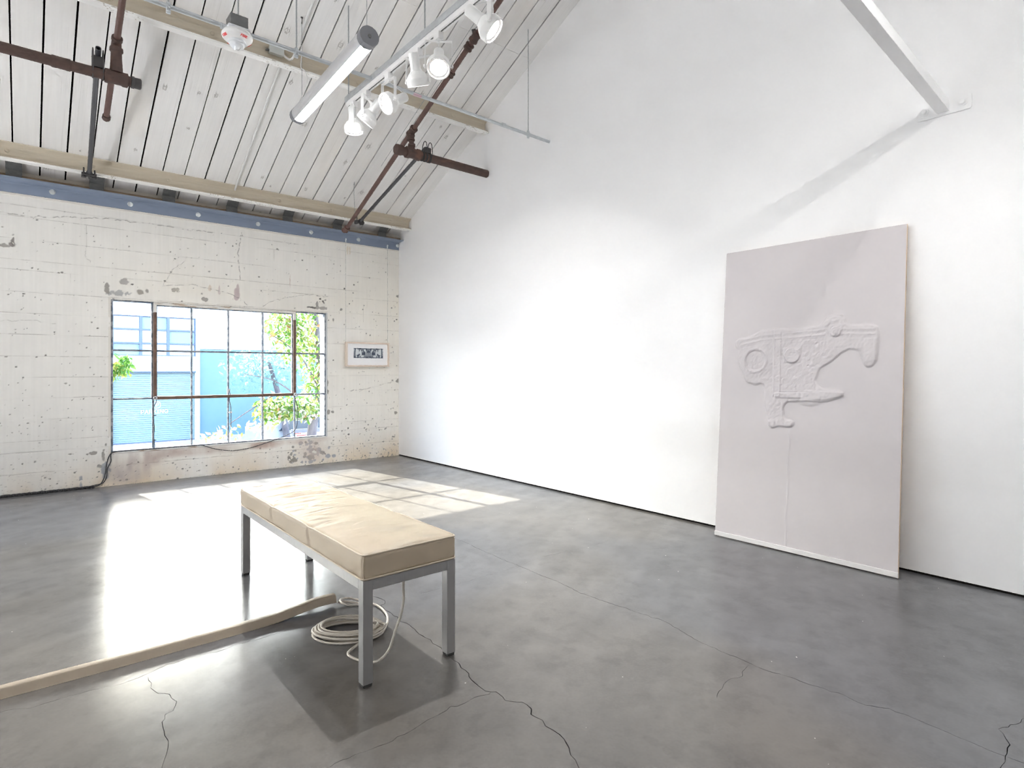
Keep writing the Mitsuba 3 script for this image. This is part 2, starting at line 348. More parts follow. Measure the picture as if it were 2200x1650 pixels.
colr = colr * (1 - left_dim) + np.array([0.665, 0.66, 0.65]) * left_dim
colr *= (0.95 + 0.10 * N2(GX, GZ, 5, 2))[..., None]
hgt = 0.0025 * (N2(GX, GZ, 7, 3) - 0.5) + 0.0012 * (N2(GX, GZ, 60, 4, 2) - 0.5)
# form-board courses: each sits a little in or out, a fine ridge or groove at the joint
LINES = [0.19, 0.382, 0.48, 0.672, 0.865, 1.053, 1.245, 1.44, 1.63, 1.82, 2.016, 2.104, 2.29, 2.49, 2.588]
course = np.searchsorted(LINES, GZ + 0.004 * (N2(GX, GZ * 0 + 3, 3, 5) - 0.5))
off = np.random.default_rng(3).uniform(-0.0016, 0.0016, len(LINES) + 1); hgt += off[course]
def blend(mask, c):
    global colr
    m = np.clip(mask, 0, 1)[..., None]; colr = colr * (1 - m) + np.asarray(c) * m
for k, zl in enumerate(LINES):
    wob = 0.007 * (N2(GX, GZ * 0 + zl * 5, 2.5, 6 + k, 3) - 0.5)
    d = np.abs(GZ - zl - wob)
    on = np.clip((N2(GX, GZ * 0 + zl * 9, 2.2, 30 + k, 3) - 0.40) * 7, 0, 1) * (0.35 + 0.65 * (N2(GX, GZ * 0 + zl, 22, 60 + k, 2) > 0.43))
    line = np.clip(1 - d / 0.0045, 0, 1) * on
    hgt -= 0.003 * line; blend(line * 0.62, (0.33, 0.315, 0.29))
# vertical form joints
for xj, za, zb in [(0.44, 2.29, 2.49), (0.32, 1.82, 2.016), (3.3, 1.9, 2.3), (3.12, 0.0, 0.19), (2.16, 2.29, 2.49), (3.25, 1.72, 1.95)]:
    m = np.clip(1 - np.abs(GX - xj) / 0.004, 0, 1) * ((GZ > za) & (GZ < zb)) * np.clip((N2(GX, GZ, 9, 8) - 0.38) * 5, 0, 1)
    hgt -= 0.002 * m; blend(m * 0.5, (0.36, 0.34, 0.31))
# fine vertical brush streaks
streak = meshkit.fbm(np.stack([GX * 70, GZ * 2.0, GX * 0], -1), 3, 9); colr *= (0.965 + 0.07 * streak)[..., None]
# fine drip shading and yellowing low down and around the window head
low = np.clip(1 - GZ / 0.34, 0, 1) * np.clip((N2(GX, GZ * 0.4, 2.2, 10) - 0.32) * 2.4, 0, 1)
blend(low * 0.85, (0.69, 0.545, 0.37))
head = np.clip(1 - np.abs(GZ - 1.95) / 0.35, 0, 1) * np.clip((GX - 0.4) / 0.8, 0, 1) * N2(GX, GZ, 3, 11); blend(head * 0.5, (0.81, 0.75, 0.63))
right = np.clip((GX - 2.7) / 0.5, 0, 1) * np.clip((N2(GX, GZ, 2, 12) - 0.3) * 1.6, 0, 1); blend(right * 0.5, (0.83, 0.785, 0.68))
# tiny pits everywhere, denser low
pit_n = ndimage.zoom(np.random.default_rng(11).random((gz.size // 2 + 1, gx.size // 2 + 1)), 2, order=1)[:gz.size, :gx.size]
thr = 0.935 - 0.060 * np.clip(1 - GZ / 0.9, 0, 1) - 0.03 * np.clip(N2(GX, GZ, 3, 13) - 0.5, 0, 1)
tiny = np.clip((pit_n - thr) * 22, 0, 1) * np.clip((N2(GX, GZ, 4, 14) - 0.30) * 3, 0, 1)
hgt -= 0.002 * tiny; blend(tiny * 0.6, (0.30, 0.285, 0.26))
def local(x, z, r):
    i0, i1 = np.searchsorted(gz, z - r), np.searchsorted(gz, z + r); j0, j1 = np.searchsorted(gx, x - r), np.searchsorted(gx, x + r)
    return slice(max(i0, 0), i1), slice(max(j0, 0), j1)
def blob(x, z, rx, rz, c, depth, amp=1.0, rough=0.95, f=34, seed=0, strength=1.0):
    r = max(rx, rz) * (1.6 + rough)
    sl = local(x, z, r)
    if 0 in GX[sl].shape: return
    a, b = GX[sl], GZ[sl]
    q = np.hypot((a - x) / rx, (b - z) / rz) + rough * 2 * (N2(a + seed * 1.3, b + seed, f, 20 + seed % 7, 5) - 0.5)
    m = np.clip((1.0 - q) * 4, 0, 1) * strength
    hgt[sl] -= depth * np.clip(m, 0, 1)
    colr[sl] = colr[sl] * (1 - m[..., None]) + np.asarray(c) * m[..., None]
GREY, DARK, BROWN = (0.335, 0.32, 0.295), (0.16, 0.15, 0.14), (0.40, 0.325, 0.29)
r5 = np.random.default_rng(21)
for _ in range(1100):    # bug holes
    x, z = r5.uniform(-0.6, W), r5.random() ** 1.5 * 2.6
    s = 0.0028 + 0.0065 * r5.random() ** 3.5
    blob(x, z, s * (1 + r5.random() * 0.5), s, DARK if r5.random() < 0.6 else GREY, 0.006, rough=0.3, f=120, seed=int(r5.integers(99)), strength=0.9)
for x, z, rx, rz, c, dp in [
    (0.70,1.862,0.09,0.028,(0.42,0.42,0.41),.004),(0.60,1.905,0.02,0.05,GREY,.004),(0.866,1.896,0.030,0.028,(0.41,0.385,0.34),.006),(1.182,1.947,0.040,0.028,(0.41,0.385,0.34),.006),(1.449,1.868,0.034,0.022,GREY,.005),
    (0.74,1.985,0.035,0.03,(0.40,0.38,0.36),.004),(0.80,1.965,0.016,0.008,DARK,.004),(0.93,1.91,0.02,0.02,GREY,.004),
    (2.70,1.863,0.085,0.022,(0.42,0.40,0.37),.005),(2.66,1.90,0.022,0.03,GREY,.005),(2.60,1.862,0.08,0.010,DARK,.004),(2.66,2.005,0.018,0.012,GREY,.005),
    (2.70,1.97,0.012,0.01,DARK,.005),(2.73,1.945,0.014,0.01,DARK,.005),(2.76,1.96,0.014,0.012,GREY,.005),(2.74,1.93,0.01,0.012,DARK,.005),(2.69,1.935,0.008,0.008,DARK,.005),
    (-0.09,2.232,0.025,0.03,(0.24,0.22,0.21),.006),(-0.085,2.26,0.012,0.05,(0.24,0.22,0.21),.006),(-0.2,2.22,0.10,0.02,GREY,.003),
    (0.585,0.165,0.045,0.07,(0.37,0.38,0.40),.002),(0.60,0.11,0.03,0.045,(0.37,0.38,0.40),.002),(0.54,0.20,0.02,0.016,GREY,.003),(0.57,0.30,0.012,0.05,GREY,.003),(0.59,0.40,0.012,0.02,GREY,.003),
    (0.40,0.10,0.018,0.026,(0.40,0.40,0.41),.002),(0.395,0.05,0.012,0.035,(0.44,0.44,0.45),.002),(0.32,0.335,0.02,0.008,GREY,.004),(0.49,0.33,0.03,0.02,GREY,.004),
    (3.735,0.979,0.022,0.03,GREY,.008),(3.735,2.09,0.025,0.018,GREY,.008),(3.72,1.78,0.012,0.009,DARK,.006),(3.70,0.56,0.025,0.018,GREY,.006),(3.66,0.985,0.018,0.010,DARK,.006),
    (2.785,0.97,0.012,0.05,GREY,.004),(2.79,0.86,0.014,0.03,GREY,.004),(2.80,0.62,0.02,0.05,GREY,.003),(2.85,0.61,0.02,0.015,GREY,.003),(2.96,1.86,0.016,0.014,GREY,.005),(3.0,2.12,0.014,0.012,DARK,.005),
    (3.0,1.68,0.006,0.006,DARK,.004),(2.80,1.72,0.008,0.008,DARK,.004),(2.86,1.73,0.01,0.02,GREY,.004),(0.44,0.265,0.007,0.007,DARK,.006)]:
    blob(x, z, rx, rz, c, dp, seed=int(x * 100) % 89)
r6 = np.random.default_rng(5)
for _ in range(46):     # flaked paint right below the window
    x, z = 2.30 + abs(r6.normal(0, 0.24)) + 0.05, r6.uniform(0.03, 0.30)
    if x > 3.6: continue
    s = r6.uniform(0.010, 0.034) * (1.25 if 2.45 < x < 2.9 else 0.6)
    blob(x, z, s, s * r6.uniform(0.6, 1.1), (0.40, 0.405, 0.42) if r6.random() < 0.7 else GREY, 0.003, rough=0.8, f=30, seed=int(r6.integers(99)))
for x, z, rx, rz in [(2.36,0.065,0.055,0.035),(2.33,0.095,0.025,0.04)]: blob(x, z, rx, rz, (0.30,0.28,0.25), 0.006, seed=4)
for _ in range(70):     # chips at the foot of the wall on the right
    x, z = r6.uniform(2.85, 3.7), r6.random() ** 1.2 * 0.5
    blob(x, z, r6.uniform(0.004, 0.014), r6.uniform(0.004, 0.011), GREY if r6.random() < .6 else DARK, 0.005, seed=int(r6.integers(99)))
# brown damp under the sill and the purplish run above the head
def stain(x, z, rx, rz, c, s, seed, f=7):
    global colr
    q = np.hypot((GX - x) / rx, (GZ - z) / rz)
    m = np.clip((1.25 - q) * 1.3, 0, 1) * np.clip((N2(GX, GZ * 0.45, f, seed) - 0.36) * 3.4, 0, 1) * s
    blend(m, c)
for a in [(0.72,0.24,0.13,0.14,(0.40,0.33,0.31),0.95,41),(0.76,0.12,0.16,0.14,(0.42,0.37,0.36),0.8,42),(0.95,0.26,0.14,0.10,(0.43,0.34,0.31),0.95,43),(1.08,0.28,0.16,0.06,(0.40,0.31,0.28),1.0,44),
          (0.93,0.15,0.04,0.16,(0.50,0.42,0.38),0.8,45),(2.05,0.28,0.20,0.05,(0.50,0.39,0.34),0.95,46),(1.4,0.27,0.4,0.05,(0.52,0.43,0.38),0.7,47),(2.62,0.2,0.2,0.16,(0.56,0.47,0.42),0.7,48),(2.5,0.29,0.3,0.04,(0.50,0.40,0.35),0.8,49)]: stain(*a)
blob(1.765, 1.945, 0.035, 0.075, (0.50, 0.415, 0.41), 0.001, rough=0.35, f=20, seed=3, strength=0.9); blob(1.775, 2.0, 0.018, 0.07, (0.50, 0.42, 0.41), 0.001, rough=0.3, f=20, seed=5, strength=0.85)
blob(1.50, 2.0, 0.02, 0.045, (0.60, 0.50, 0.40), 0.001, seed=6, strength=0.6); blob(1.59, 1.98, 0.012, 0.05, (0.55, 0.47, 0.45), 0.001, seed=8, strength=0.6); blob(2.34, 2.15, 0.006, 0.09, (0.52, 0.41, 0.36), 0.001, seed=9, strength=0.6)
for x in (3.04, 3.07): blob(x, 2.60, 0.012, 0.06, (0.66, 0.56, 0.40), 0, seed=2, strength=0.5)
# hairline and open cracks
def wall_crack(pts, w, amt=0.8, seed=0):
    global hgt
    L = rough_line(pts, 0.025, 0.008, seed + 300)
    m = np.zeros_like(GX)
    for a, b in zip(L[:-1], L[1:]):
        c = (a + b) / 2; sl = local(c[0], c[1], np.linalg.norm(b - a) / 2 + 0.02)
        if 0 in GX[sl].shape: continue
        px, pz = GX[sl] - a[0], GZ[sl] - a[1]; d = b - a; t = np.clip((px * d[0] + pz * d[1]) / (d @ d + 1e-12), 0, 1)
        m[sl] = np.maximum(m[sl], np.clip(1.3 - np.hypot(px - t * d[0], pz - t * d[1]) / w, 0, 1))
    m = m * np.clip((N2(GX, GZ, 45, 90 + seed, 3) - .40) * 7, .12, 1)
    hgt -= 0.003 * m; blend(m * amt, (0.22, 0.205, 0.19))
for i, (c, w, a) in enumerate([
    ([(1.819,2.68),(1.804,2.55),(1.78,2.419),(1.785,2.267),(1.8,2.115)], .0042, .75), ([(1.361,2.012),(1.539,1.979),(1.677,1.952),(1.795,1.911),(1.877,1.835)], .0040, .7),
    ([(2.039,1.836),(2.166,1.914),(2.403,1.976),(2.539,2.009),(2.794,2.008)], .0036, .6), ([(3.739,0.979),(3.6,0.955),(3.504,0.928),(3.31,0.885),(3.073,0.861)], .0042, .7),
    ([(-0.5,2.49),(-0.172,2.507),(-0.048,2.5),(0.146,2.512),(0.349,2.551),(0.637,2.573),(0.944,2.588),(1.232,2.577),(1.539,2.586)], .0048, .7), ([(1.275,2.328),(1.266,2.254),(1.148,2.145),(1.066,1.97)], .003, .45),
    ([(-0.4,1.53),(-0.172,1.548),(0.016,1.567),(0.213,1.544)], .003, .4), ([(0.44,2.29),(0.43,2.2),(0.5,2.1)], .003, .4), ([(1.06,1.975),(1.19,1.99),(1.36,2.01)], .0036, .6)]):
    wall_crack(c, w, a, i)
V = np.stack([GX, D - hgt, GZ], -1).reshape(-1, 3)
nx, nz = gx.size, gz.size
I, J = np.meshgrid(np.arange(nz - 1), np.arange(nx - 1), indexing='ij')
mx, mz = (gx[:-1] + ST / 2)[J], (gz[:-1] + ST / 2)[I]
keep = ~((mx > X0) & (mx < X1) & (mz > Z0) & (mz < Z1))
q = np.stack([I * nx + J, I * nx + J + 1, (I + 1) * nx + J + 1, (I + 1) * nx + J], -1)[keep]
wm = trimesh.Trimesh(V, np.vstack([q[:, [0, 1, 2]], q[:, [0, 2, 3]]]), process=False)
scene['wall_back'] = mikit.ply(wm, 'painted_concrete', smooth=True, color=np.clip(colr.reshape(-1, 3), 0.02, 0.95))
USED.add('wall_back'); tag('wall_back', 'old board-formed concrete wall with flaking cream paint around the window', 'wall', kind='structure')
X2, X3 = -3.05, -0.91              # unseen window further along, placed to let in more daylight
obj('core', cat([box((-5.1, D + 0.012, -0.1), (X2, D + 0.2, 2.885)), box((X3, D + 0.012, -0.1), (X0, D + 0.2, 2.885)), box((X2, D + 0.012, -0.1), (X3, D + 0.2, Z0)), box((X2, D + 0.012, Z1), (X3, D + 0.2, 2.885)), box((X1, D + 0.012, -0.1), (W + 0.1, D + 0.2, 2.885)), box((X0, D + 0.012, -0.1), (X1, D + 0.2, Z0)),
                 box((X0, D + 0.012, Z1), (X1, D + 0.2, 2.885)), box((-5.1, D - 0.002, 0), (X2, D + 0.02, 2.80)), box((X3, D - 0.002, 0), (-0.6, D + 0.02, 2.80)), box((X2, D - 0.002, 0), (X3, D + 0.02, Z0)), box((X2, D - 0.002, Z1), (X3, D + 0.02, 2.80)), box((X0 - .02, D - .001, Z0 - .02), (X0, D + .02, Z1 + .02))]), 'concrete_plain', 'wall_back')
obj('top_plate', box((-5.1, D - 0.05, 2.803), (W, D + 0.012, 2.842), 0.004), 'raw_wood', 'wall_back', label='bare wooden plate on top of the wall')

# ------------------------------------------------------------------ other walls
gable = Polygon([(-6.764, 0.014), (D, 0.014), (D, 2.93), (0, 6.10), (-6.764, 2.93)])
obj('wall_right', prism_x(gable, W, W + 0.1), 'wall_white'); tag('wall_right', 'smooth white gable wall that the mauve panel leans on', 'wall', kind='structure')
obj('base_gap', box((W + 0.012, -6.8, -0.01), (W + 0.1, D, 0.016)), 'dark_gap', 'wall_right', label='dark shadow gap along the foot of the wall')
LW = []      # windows of the left wall (y ranges), z 0.5 to 2.5
gl = gable
for ya, yb in LW: gl = gl.difference(Polygon([(ya, .5), (yb, .5), (yb, 2.5), (ya, 2.5)]))
obj('wall_left', prism_x(gl, -5.1, -5.0), 'plain_white'); tag('wall_left', 'plain white wall far to the left of the room', 'wall', kind='structure')
obj('wall_front', box((-5.1, -6.9, 0), (W + 0.1, -6.764, 2.95)), 'plain_white'); tag('wall_front', 'plain white wall behind the viewer', 'wall', kind='structure')

# ------------------------------------------------------------------ ceiling boards
obj('ceiling', prism_x(Polygon([(-6.95, ceil_z(6.95) + 0.046), (0, 6.02 + 0.046), (6.97, ceil_z(6.97) + 0.046), (6.97, ceil_z(6.97) + 0.10), (0, 6.13), (-6.95, ceil_z(6.95) + 0.10)]), -5.1, W + 0.1), 'dark_gap')
tag('ceiling', 'sloping ceiling of whitewashed boards with dark gaps', 'ceiling', kind='structure')
r7 = np.random.default_rng(4)
edges = [1.381 + 0.1832 * k for k in range(-35, 13)] + [W]
gaps = [0.0085 + 0.006 * r7.random() ** 2 for _ in edges]
for k, g in ((25, .012), (26, .013), (27, .010), (28, .012), (29, .013), (40, .011), (42, .011)):
    gaps[k] = g
edges = [-5.0 if e < -5.0 else e for e in edges]
for i in range(len(edges) - 1):
    xa, xb = edges[i] + gaps[i] / 2, edges[i + 1] - (gaps[i + 1] / 2 if i + 1 < len(edges) - 1 else 0.0)
    if xb - xa < 0.02: continue
    for s, (ya, yb) in enumerate(((4.1385, 6.93), (0.004, 4.1365))):
        dz = float(r7.uniform(-0.0025, 0.0025))
        p = [(xx, yy, ceil_z(yy) + dz + tt) for xx in (xa, xb) for yy in (ya, yb) for tt in (0, 0.022)]
        obj('board', trimesh.convex.convex_hull(np.array(p)), 'board_paint_warm' if r7.random() < 0.3 else 'board_paint', 'ceiling')
    p = [(xx, -yy, ceil_z(yy) + tt) for xx in (xa, xb) for yy in (0.004, 6.93) for tt in (0, 0.022)]
    obj('board', trimesh.convex.convex_hull(np.array(p)), 'board_paint', 'ceiling')

# ------------------------------------------------------------------ purlins, blue wall beam
def purlin(y, zb, zt, label, bolts):
    t = thing('purlin', label, 'beam', None)
    tk = 0.010
    web = [(y + .060, zb), (y + .066, zb + .006), (y + .066, ceil_z(y + .066) - .001), (y - .004, ceil_z(y - .004) - .001), (y - .004, ceil_z(y - .004) - .011), (y + .030, ceil_z(y + .03) - .012), (y + .046, ceil_z(y + .046) - .018), (y + .054, ceil_z(y + .054) - .03), (y + .054, zb + .045), (y + .046, zb + .026), (y + .030, zb + .0165), (y + .012, zb + .013), (y + .006, zb + .012), (y + .006, zb)]
    obj('web', prism_x(Polygon(web), -5.0, W - 0.002), 'purlin_paint', t, smooth=50)
    obj('bottom_lip', box((-5.0, y - .006, zb - .014), (W - 0.002, y + .062, zb + .001), .002), 'purlin_lip_lit', t, label='bottom lip coloured white as if lit')
    for x in bolts:
        obj('bolt', solid_lathe([(.017, 0), (.017, .005), (.012, .010), (.006, .011)], (x, y + .056, (zb + zt) / 2 + .005), (0, -1, 0), 12), 'purlin_paint', t, smooth=40)
purlin(6.44, 2.905, 3.036, 'tan steel purlin with lip coloured pale as if lit, just above the blue beam', [-0.12, .47, 1.07, 2.83 - .7, 2.72, 3.48])
purlin(4.84, 3.640, 3.775, 'tan steel purlin with lip coloured pale as if lit, higher up the ceiling, behind the fire alarm', [-0.3, .45, 1.1, 2.3, 2.75, 3.33])
t = thing('wall_beam', 'blue painted steel beam bolted along the top of the concrete wall', 'beam')
fl_ = [(D - .002, 2.690), (D - .012, 2.690), (D - .012, 2.770), (D - .016, 2.780), (D - .026, 2.786), (D - .135, 2.792), (D - .135, 2.802), (D - .002, 2.802)]
obj('angle', prism_x(Polygon(fl_), -5.0, W - 0.004), 'blue_steel', t, smooth=40)
for i in range(-8, 7):
    x = 0.187 + 0.5985 * i
    if x > W - .02: x = W - .024
    o = (x, D - .012, 2.748)
    b = obj('bolt', cat([solid_lathe([(.024, 0), (.024, .003)], o, (0, -1, 0), 20), solid_lathe([(.017, .003), (.017, .013), (.014, .015)], o, (0, -1, 0), 6)]), 'zinc_bolt', t, smooth=30)
obj('base_strip', box((-5.0, D - .012, 2.672), (W, D - .0, 2.690), .003), 'concrete_plain', t)
# clips between beam and boards
for i in range(-2, 7):
    x = -0.079 + 0.5915 * i
    yb = D - .075
    k = thing('roof_clip', f'grey bent bracket standing on the blue beam, {ORD[6 - i]} from the white wall', 'bracket', 'brackets along the top of the blue beam')
    obj('upright', box((x - .056, yb - .003, 2.800), (x + .056, yb, 2.874), .001), 'galvanized_dark', k)
    ya, za, yc = yb - .0015, 2.874, yb - .085
    p = [(xx, yy, zz + tt) for xx in (x - .056, x + .056) for (yy, zz) in ((ya, za), (yc, za + .055)) for tt in (-.0015, .0015)]
    obj('sloped_leg', trimesh.convex.convex_hull(np.array(p)), 'galvanized_dark', k)

# ------------------------------------------------------------------ window
tag('window_1', 'wide steel-framed window of eighteen panes in the concrete wall', 'window', kind='structure')
WY = D + 0.035
zr = [Z0, 0.836, 1.314, Z1]; xr = [X0, 0.985, 1.331, 1.686, 2.044, 2.400, X1]
fw = .014
obj('frame', cat([box((X0, WY - .03, Z0), (X0 + .018, WY + .025, Z1), .002), box((X1 - .018, WY - .03, Z0), (X1, WY + .025, Z1), .002),
                  box((X0, WY - .03, Z0), (X1, WY + .025, Z0 + .016), .002), box((X0, WY - .03, Z1 - .014), (X1, WY + .025, Z1), .002)]), 'window_steel', 'window_1')
obj('sill', box((X0, D - .004, Z0 - .012), (X1, WY + .15, Z0 + .004), .003), 'window_cream', 'window_1', label='thin cream sill')
obj('jamb_strip', box((X1 - .004, D - .006, Z0), (X1 + .012, D + .02, Z1 + .004), .003), 'facade_white', 'window_1', label='white strip down the right jamb')
def bar(a, b, w, d0, d1, m, name='muntin'):
    (xa, za), (xb, zb) = a, b
    e = (w / 2, 0) if abs(xa - xb) < 1e-6 else (0, w / 2)
    # T section: thin fin into the room, flat flange behind
    return obj(name, cat([box((xa - e[0] * .55, WY - d0, za - e[1] * .55), (xb + e[0] * .55, WY, zb + e[1] * .55), .001), box((xa - e[0], WY - .004, za - e[1]), (xb + e[0], WY + d1, zb + e[1]), .001)]), m, 'window_1')
for k, x in enumerate(xr[1:-1]):
    bar((x, Z0), (x, zr[1]), .017, .020, .012, 'window_steel')
    if k in (1, 2, 3): bar((x, zr[1]), (x, 1.775), .017, .020, .012, 'window_steel')
for x0, x1 in ((X0, .985), (2.40, X1)):
    for z in zr[1:3]: bar((x0, z), (x1, z), .017, .020, .012, 'window_steel')
bar((.985, zr[2]), (2.40, zr[2]), .017, .020, .012, 'window_steel')
# pivoting sash: proud frame of heavier bars
obj('outer_stile', cat([box((.968, WY - .022, zr[1] - .01), (.980, WY + .012, Z1), .002), box((2.405, WY - .022, zr[1] - .01), (2.417, WY + .012, Z1), .002)]), 'window_steel', 'window_1')
for nm, lo, hi in (('sash_stile', (.983, D - .018, zr[1] - .008), (1.010, WY + .01, 1.700)), ('sash_stile', (2.376, D - .018, zr[1] - .008), (2.402, WY + .01, 1.700)), ('sash_rail', (.983, D - .018, zr[1] - .014), (2.402, WY + .01, zr[1] + .016))):
    obj(nm, box(lo, hi, .003), 'window_rust', 'window_1', label='rusty brown sash bar')
for lo, hi in (((.983, D - .018, 1.700), (1.010, WY + .01, 1.800)), ((2.376, D - .018, 1.700), (2.402, WY + .01, 1.800)), ((.983, D - .018, 1.776), (2.402, WY + .01, 1.802))):
    obj('sash_head', box(lo, hi, .003), 'window_cream', 'window_1', label='cream painted sash head')
for lo, hi in (((1.010, WY - .02, zr[1]), (1.018, WY + .012, 1.776)), ((2.368, WY - .02, zr[1]), (2.376, WY + .012, 1.776)), ((1.01, WY - .02, 1.768), (2.376, WY + .012, 1.776))):
    obj('sash_bead', box(lo, hi, .001), 'window_steel', 'window_1')
for j in range(3):
    for i in range(6):
        obj('pane', (np.array([(xr[i], WY + .004, zr[j]), (xr[i + 1], WY + .004, zr[j]), (xr[i + 1], WY + .004, zr[j + 1]), (xr[i], WY + .004, zr[j + 1])]), np.array([[0, 1, 2, 3]])), 'pane_glass', 'window_1')
def unseen_window(n, axis, a0, a1, z0, z1, w, label):
    tag(f'window_{n}', label, 'window', kind='structure')
    P3 = (lambda a, d, z: (a, w + d, z)) if axis == 'x' else (lambda a, d, z: (w + d, a, z))
    ac, zc = np.linspace(a0, a1, 7 if axis == 'x' else 5), np.linspace(z0, z1, 4 if axis == 'x' else 5)
    for a in ac: obj('muntin', box(P3(a - .009, -.02, z0), P3(a + .009, .012, z1)), 'window_steel', f'window_{n}')
    for z in zc: obj('muntin', box(P3(a0, -.02, z - .009), P3(a1, .012, z + .009)), 'window_steel', f'window_{n}')
    for a, b in zip(ac[:-1], ac[1:]):
        for c, d in zip(zc[:-1], zc[1:]): obj('pane', (np.array([P3(a, .004, c), P3(b, .004, c), P3(b, .004, d), P3(a, .004, d)]), np.array([[0, 1, 2, 3]])), 'pane_glass', f'window_{n}')
unseen_window(2, 'x', X2, X3, Z0, Z1, WY, 'unseen steel-framed window beyond the left edge of the picture, placed to light the room')
for i, (ya, yb) in enumerate(LW): unseen_window(3 + i, 'y', ya, yb, .5, 2.5, -5.05, f'steel-framed window in the far left wall, {ORD[i]} from the viewer side')
obj('stay_arm', tube(spline([(1.684, D - .02, .905), (1.690, D - .03, .85), (1.683, D - .028, .80), (1.700, D - .02, .70), (1.702, D - .018, .50)], 6), .0035, 6), 'window_rust', 'window_1', True)
obj('stay_catch', cat([box((1.680, D - .03, .655), (1.712, D - .008, .668), .002), solid_lathe([(.008, 0), (.01, .004), (.006, .008)], (1.684, D - .02, .905), (0, -1, 0), 10)]), 'window_cream', 'window_1')
for x, side in ((.995, 'left'), (2.392, 'right')):
    k = thing('contact_sensor', f'small round alarm sensor at the {side} lower corner of the window sash', 'sensor', None)
    obj('ring', lathe([(.012, 0), (.0185, 0), (.0185, .010), (.015, .013), (.012, .011), (.012, 0)], (x, D - .018, .838), (0, -1, 0), 24), 'plastic_white', k, True)
    obj('core', solid_lathe([(.012, .001), (.012, .007)], (x, D - .018, .838), (0, -1, 0), 20), 'aluminium', k)
    obj('magnet', box((x - .008, D - .029, .838), (x + .008, D - .024, .844), .002), 'rubber_black', k)
def hang(name, pts, r, label, y=None, n=8):
    k = obj(name, tube(spline(pts, n), r, 7), 'cable_black', None, True); tag(k, label, 'cable'); return k
hang('alarm_cable', [(1.005, D - .03, .822), (1.0, D - .03, .79), (.982, D - .022, .745), (.984, D - .02, .62), (.987, D - .022, .535), (.984, D - .02, .45), (.990, D - .022, .36), (.985, D - .02, .327)], .0032, 'thin black cable running down the left muntin from the sensor')
hang('alarm_cable', [(1.00, D - .012, .330), (1.2, D - .012, .332), (1.40, D - .014, .330), (1.44, D - .014, .322), (1.51, D - .018, .292), (1.585, D - .018, .268), (1.71, D - .018, .246), (1.81, D - .018, .249), (1.916, D - .018, .263), (2.115, D - .018, .314), (2.323, D - .02, .384), (2.398, D - .024, .443), (2.419, D - .022, .55), (2.424, D - .022, .62), (2.415, D - .022, .70), (2.392, D - .026, .775), (2.385, D - .03, .822)], .0036, 'thin black cable sagging below the window from the right sensor')
k = thing('cable_tie', 'tiny black tie at the lower right window muntin', 'cable tie')
obj('strap', box((2.416, D - .026, .546), (2.452, D - .018, .553), .002), 'cable_black', k)
for i, z in enumerate((.660, .412)):
    k = thing('cable_tie', ['tiny black tie around the left muntin, upper one', 'tiny black tie around the left muntin, lower one'][i], 'cable tie')
    obj('strap', box((.976, D - .026, z), (1.004, D - .016, z + .008), .002), 'cable_black', k)
# braided black cable along the foot of the wall, two loops up to the sill corner
tt = np.linspace(0, 1, 300); xs = -3.0 + tt * 3.50
k = thing('floor_cable', 'braided black cable along the foot of the concrete wall, rising to the window corner', 'cable')
for ph in (0, 2.1, 4.2):
    P = np.c_[xs, D - .020 + .008 * np.cos(xs * 60 + ph), .013 + .008 * np.sin(xs * 60 + ph)]
    obj('strand', tube(P, .0048, 6), 'cable_black', k, True)
for o, zz in ((0.0, 0), (.018, .01)):
    obj('riser', tube(spline([(.42, D - .02, .014), (.50, D - .02, .016 + zz), (.545 + o, D - .02, .03 + zz), (.575 + o, D - .022, .09), (.590 + o * .6, D - .02, .17), (.600 + o * 1.6, D - .018, .24), (.622 + o * .4, D - .016, .305), (.66, D - .012, .328), (.83, D - .012, .331), (1.0, D - .012, .330)], 8), .0042, 7), 'cable_black', k, True)

# ------------------------------------------------------------------ framed print on the concrete wall, hanging wires
k = thing('framed_print', 'small framed black and white print in pale wood hanging beside the window', 'picture')
fx0, fx1, fz0, fz1, fy = 3.000, 3.584, 1.163, 1.466, D - .055
fwd = .018
poly = Polygon([(fx0, fz0), (fx1, fz0), (fx1, fz1), (fx0, fz1)]).difference(Polygon([(fx0 + fwd, fz0 + fwd), (fx1 - fwd, fz0 + fwd), (fx1 - fwd, fz1 - fwd), (fx0 + fwd, fz1 - fwd)]))
obj('frame', prism(poly, fy, D - .012), 'pale_wood', k)
obj('mat', box((fx0 + .012, fy + .018, fz0 + .012), (fx1 - .012, fy + .030, fz1 - .012)), 'mat_board', k)
obj('print', box((3.104, fy + .0165, 1.269), (3.502, fy + .0185, 1.393)), 'ink_print', k, label='abstract symmetrical black and white print')
obj('backing', box((fx0 + .01, fy + .030, fz0 + .01), (fx1 - .01, D - .011, fz1 - .01)), 'pale_wood', k)
for x, s in ((3.008, 'left'), (3.574, 'right')):
    k = thing('hanging_wire', f'thin wire from the blue beam down to the {s} side of the framed print', 'wire', None)
    obj('strand', cyl((x, D - .020, 1.44), (x, D - .020, 2.70), .0011, 6), 'steel_rod', k)
    obj('gripper', cat([cyl((x, D - .020, 2.690), (x, D - .020, 2.728), .007, 10), box((x - .008, D - .03, 2.715), (x + .008, D - .012, 2.738), .002)]), 'zinc_bolt', k, 30)

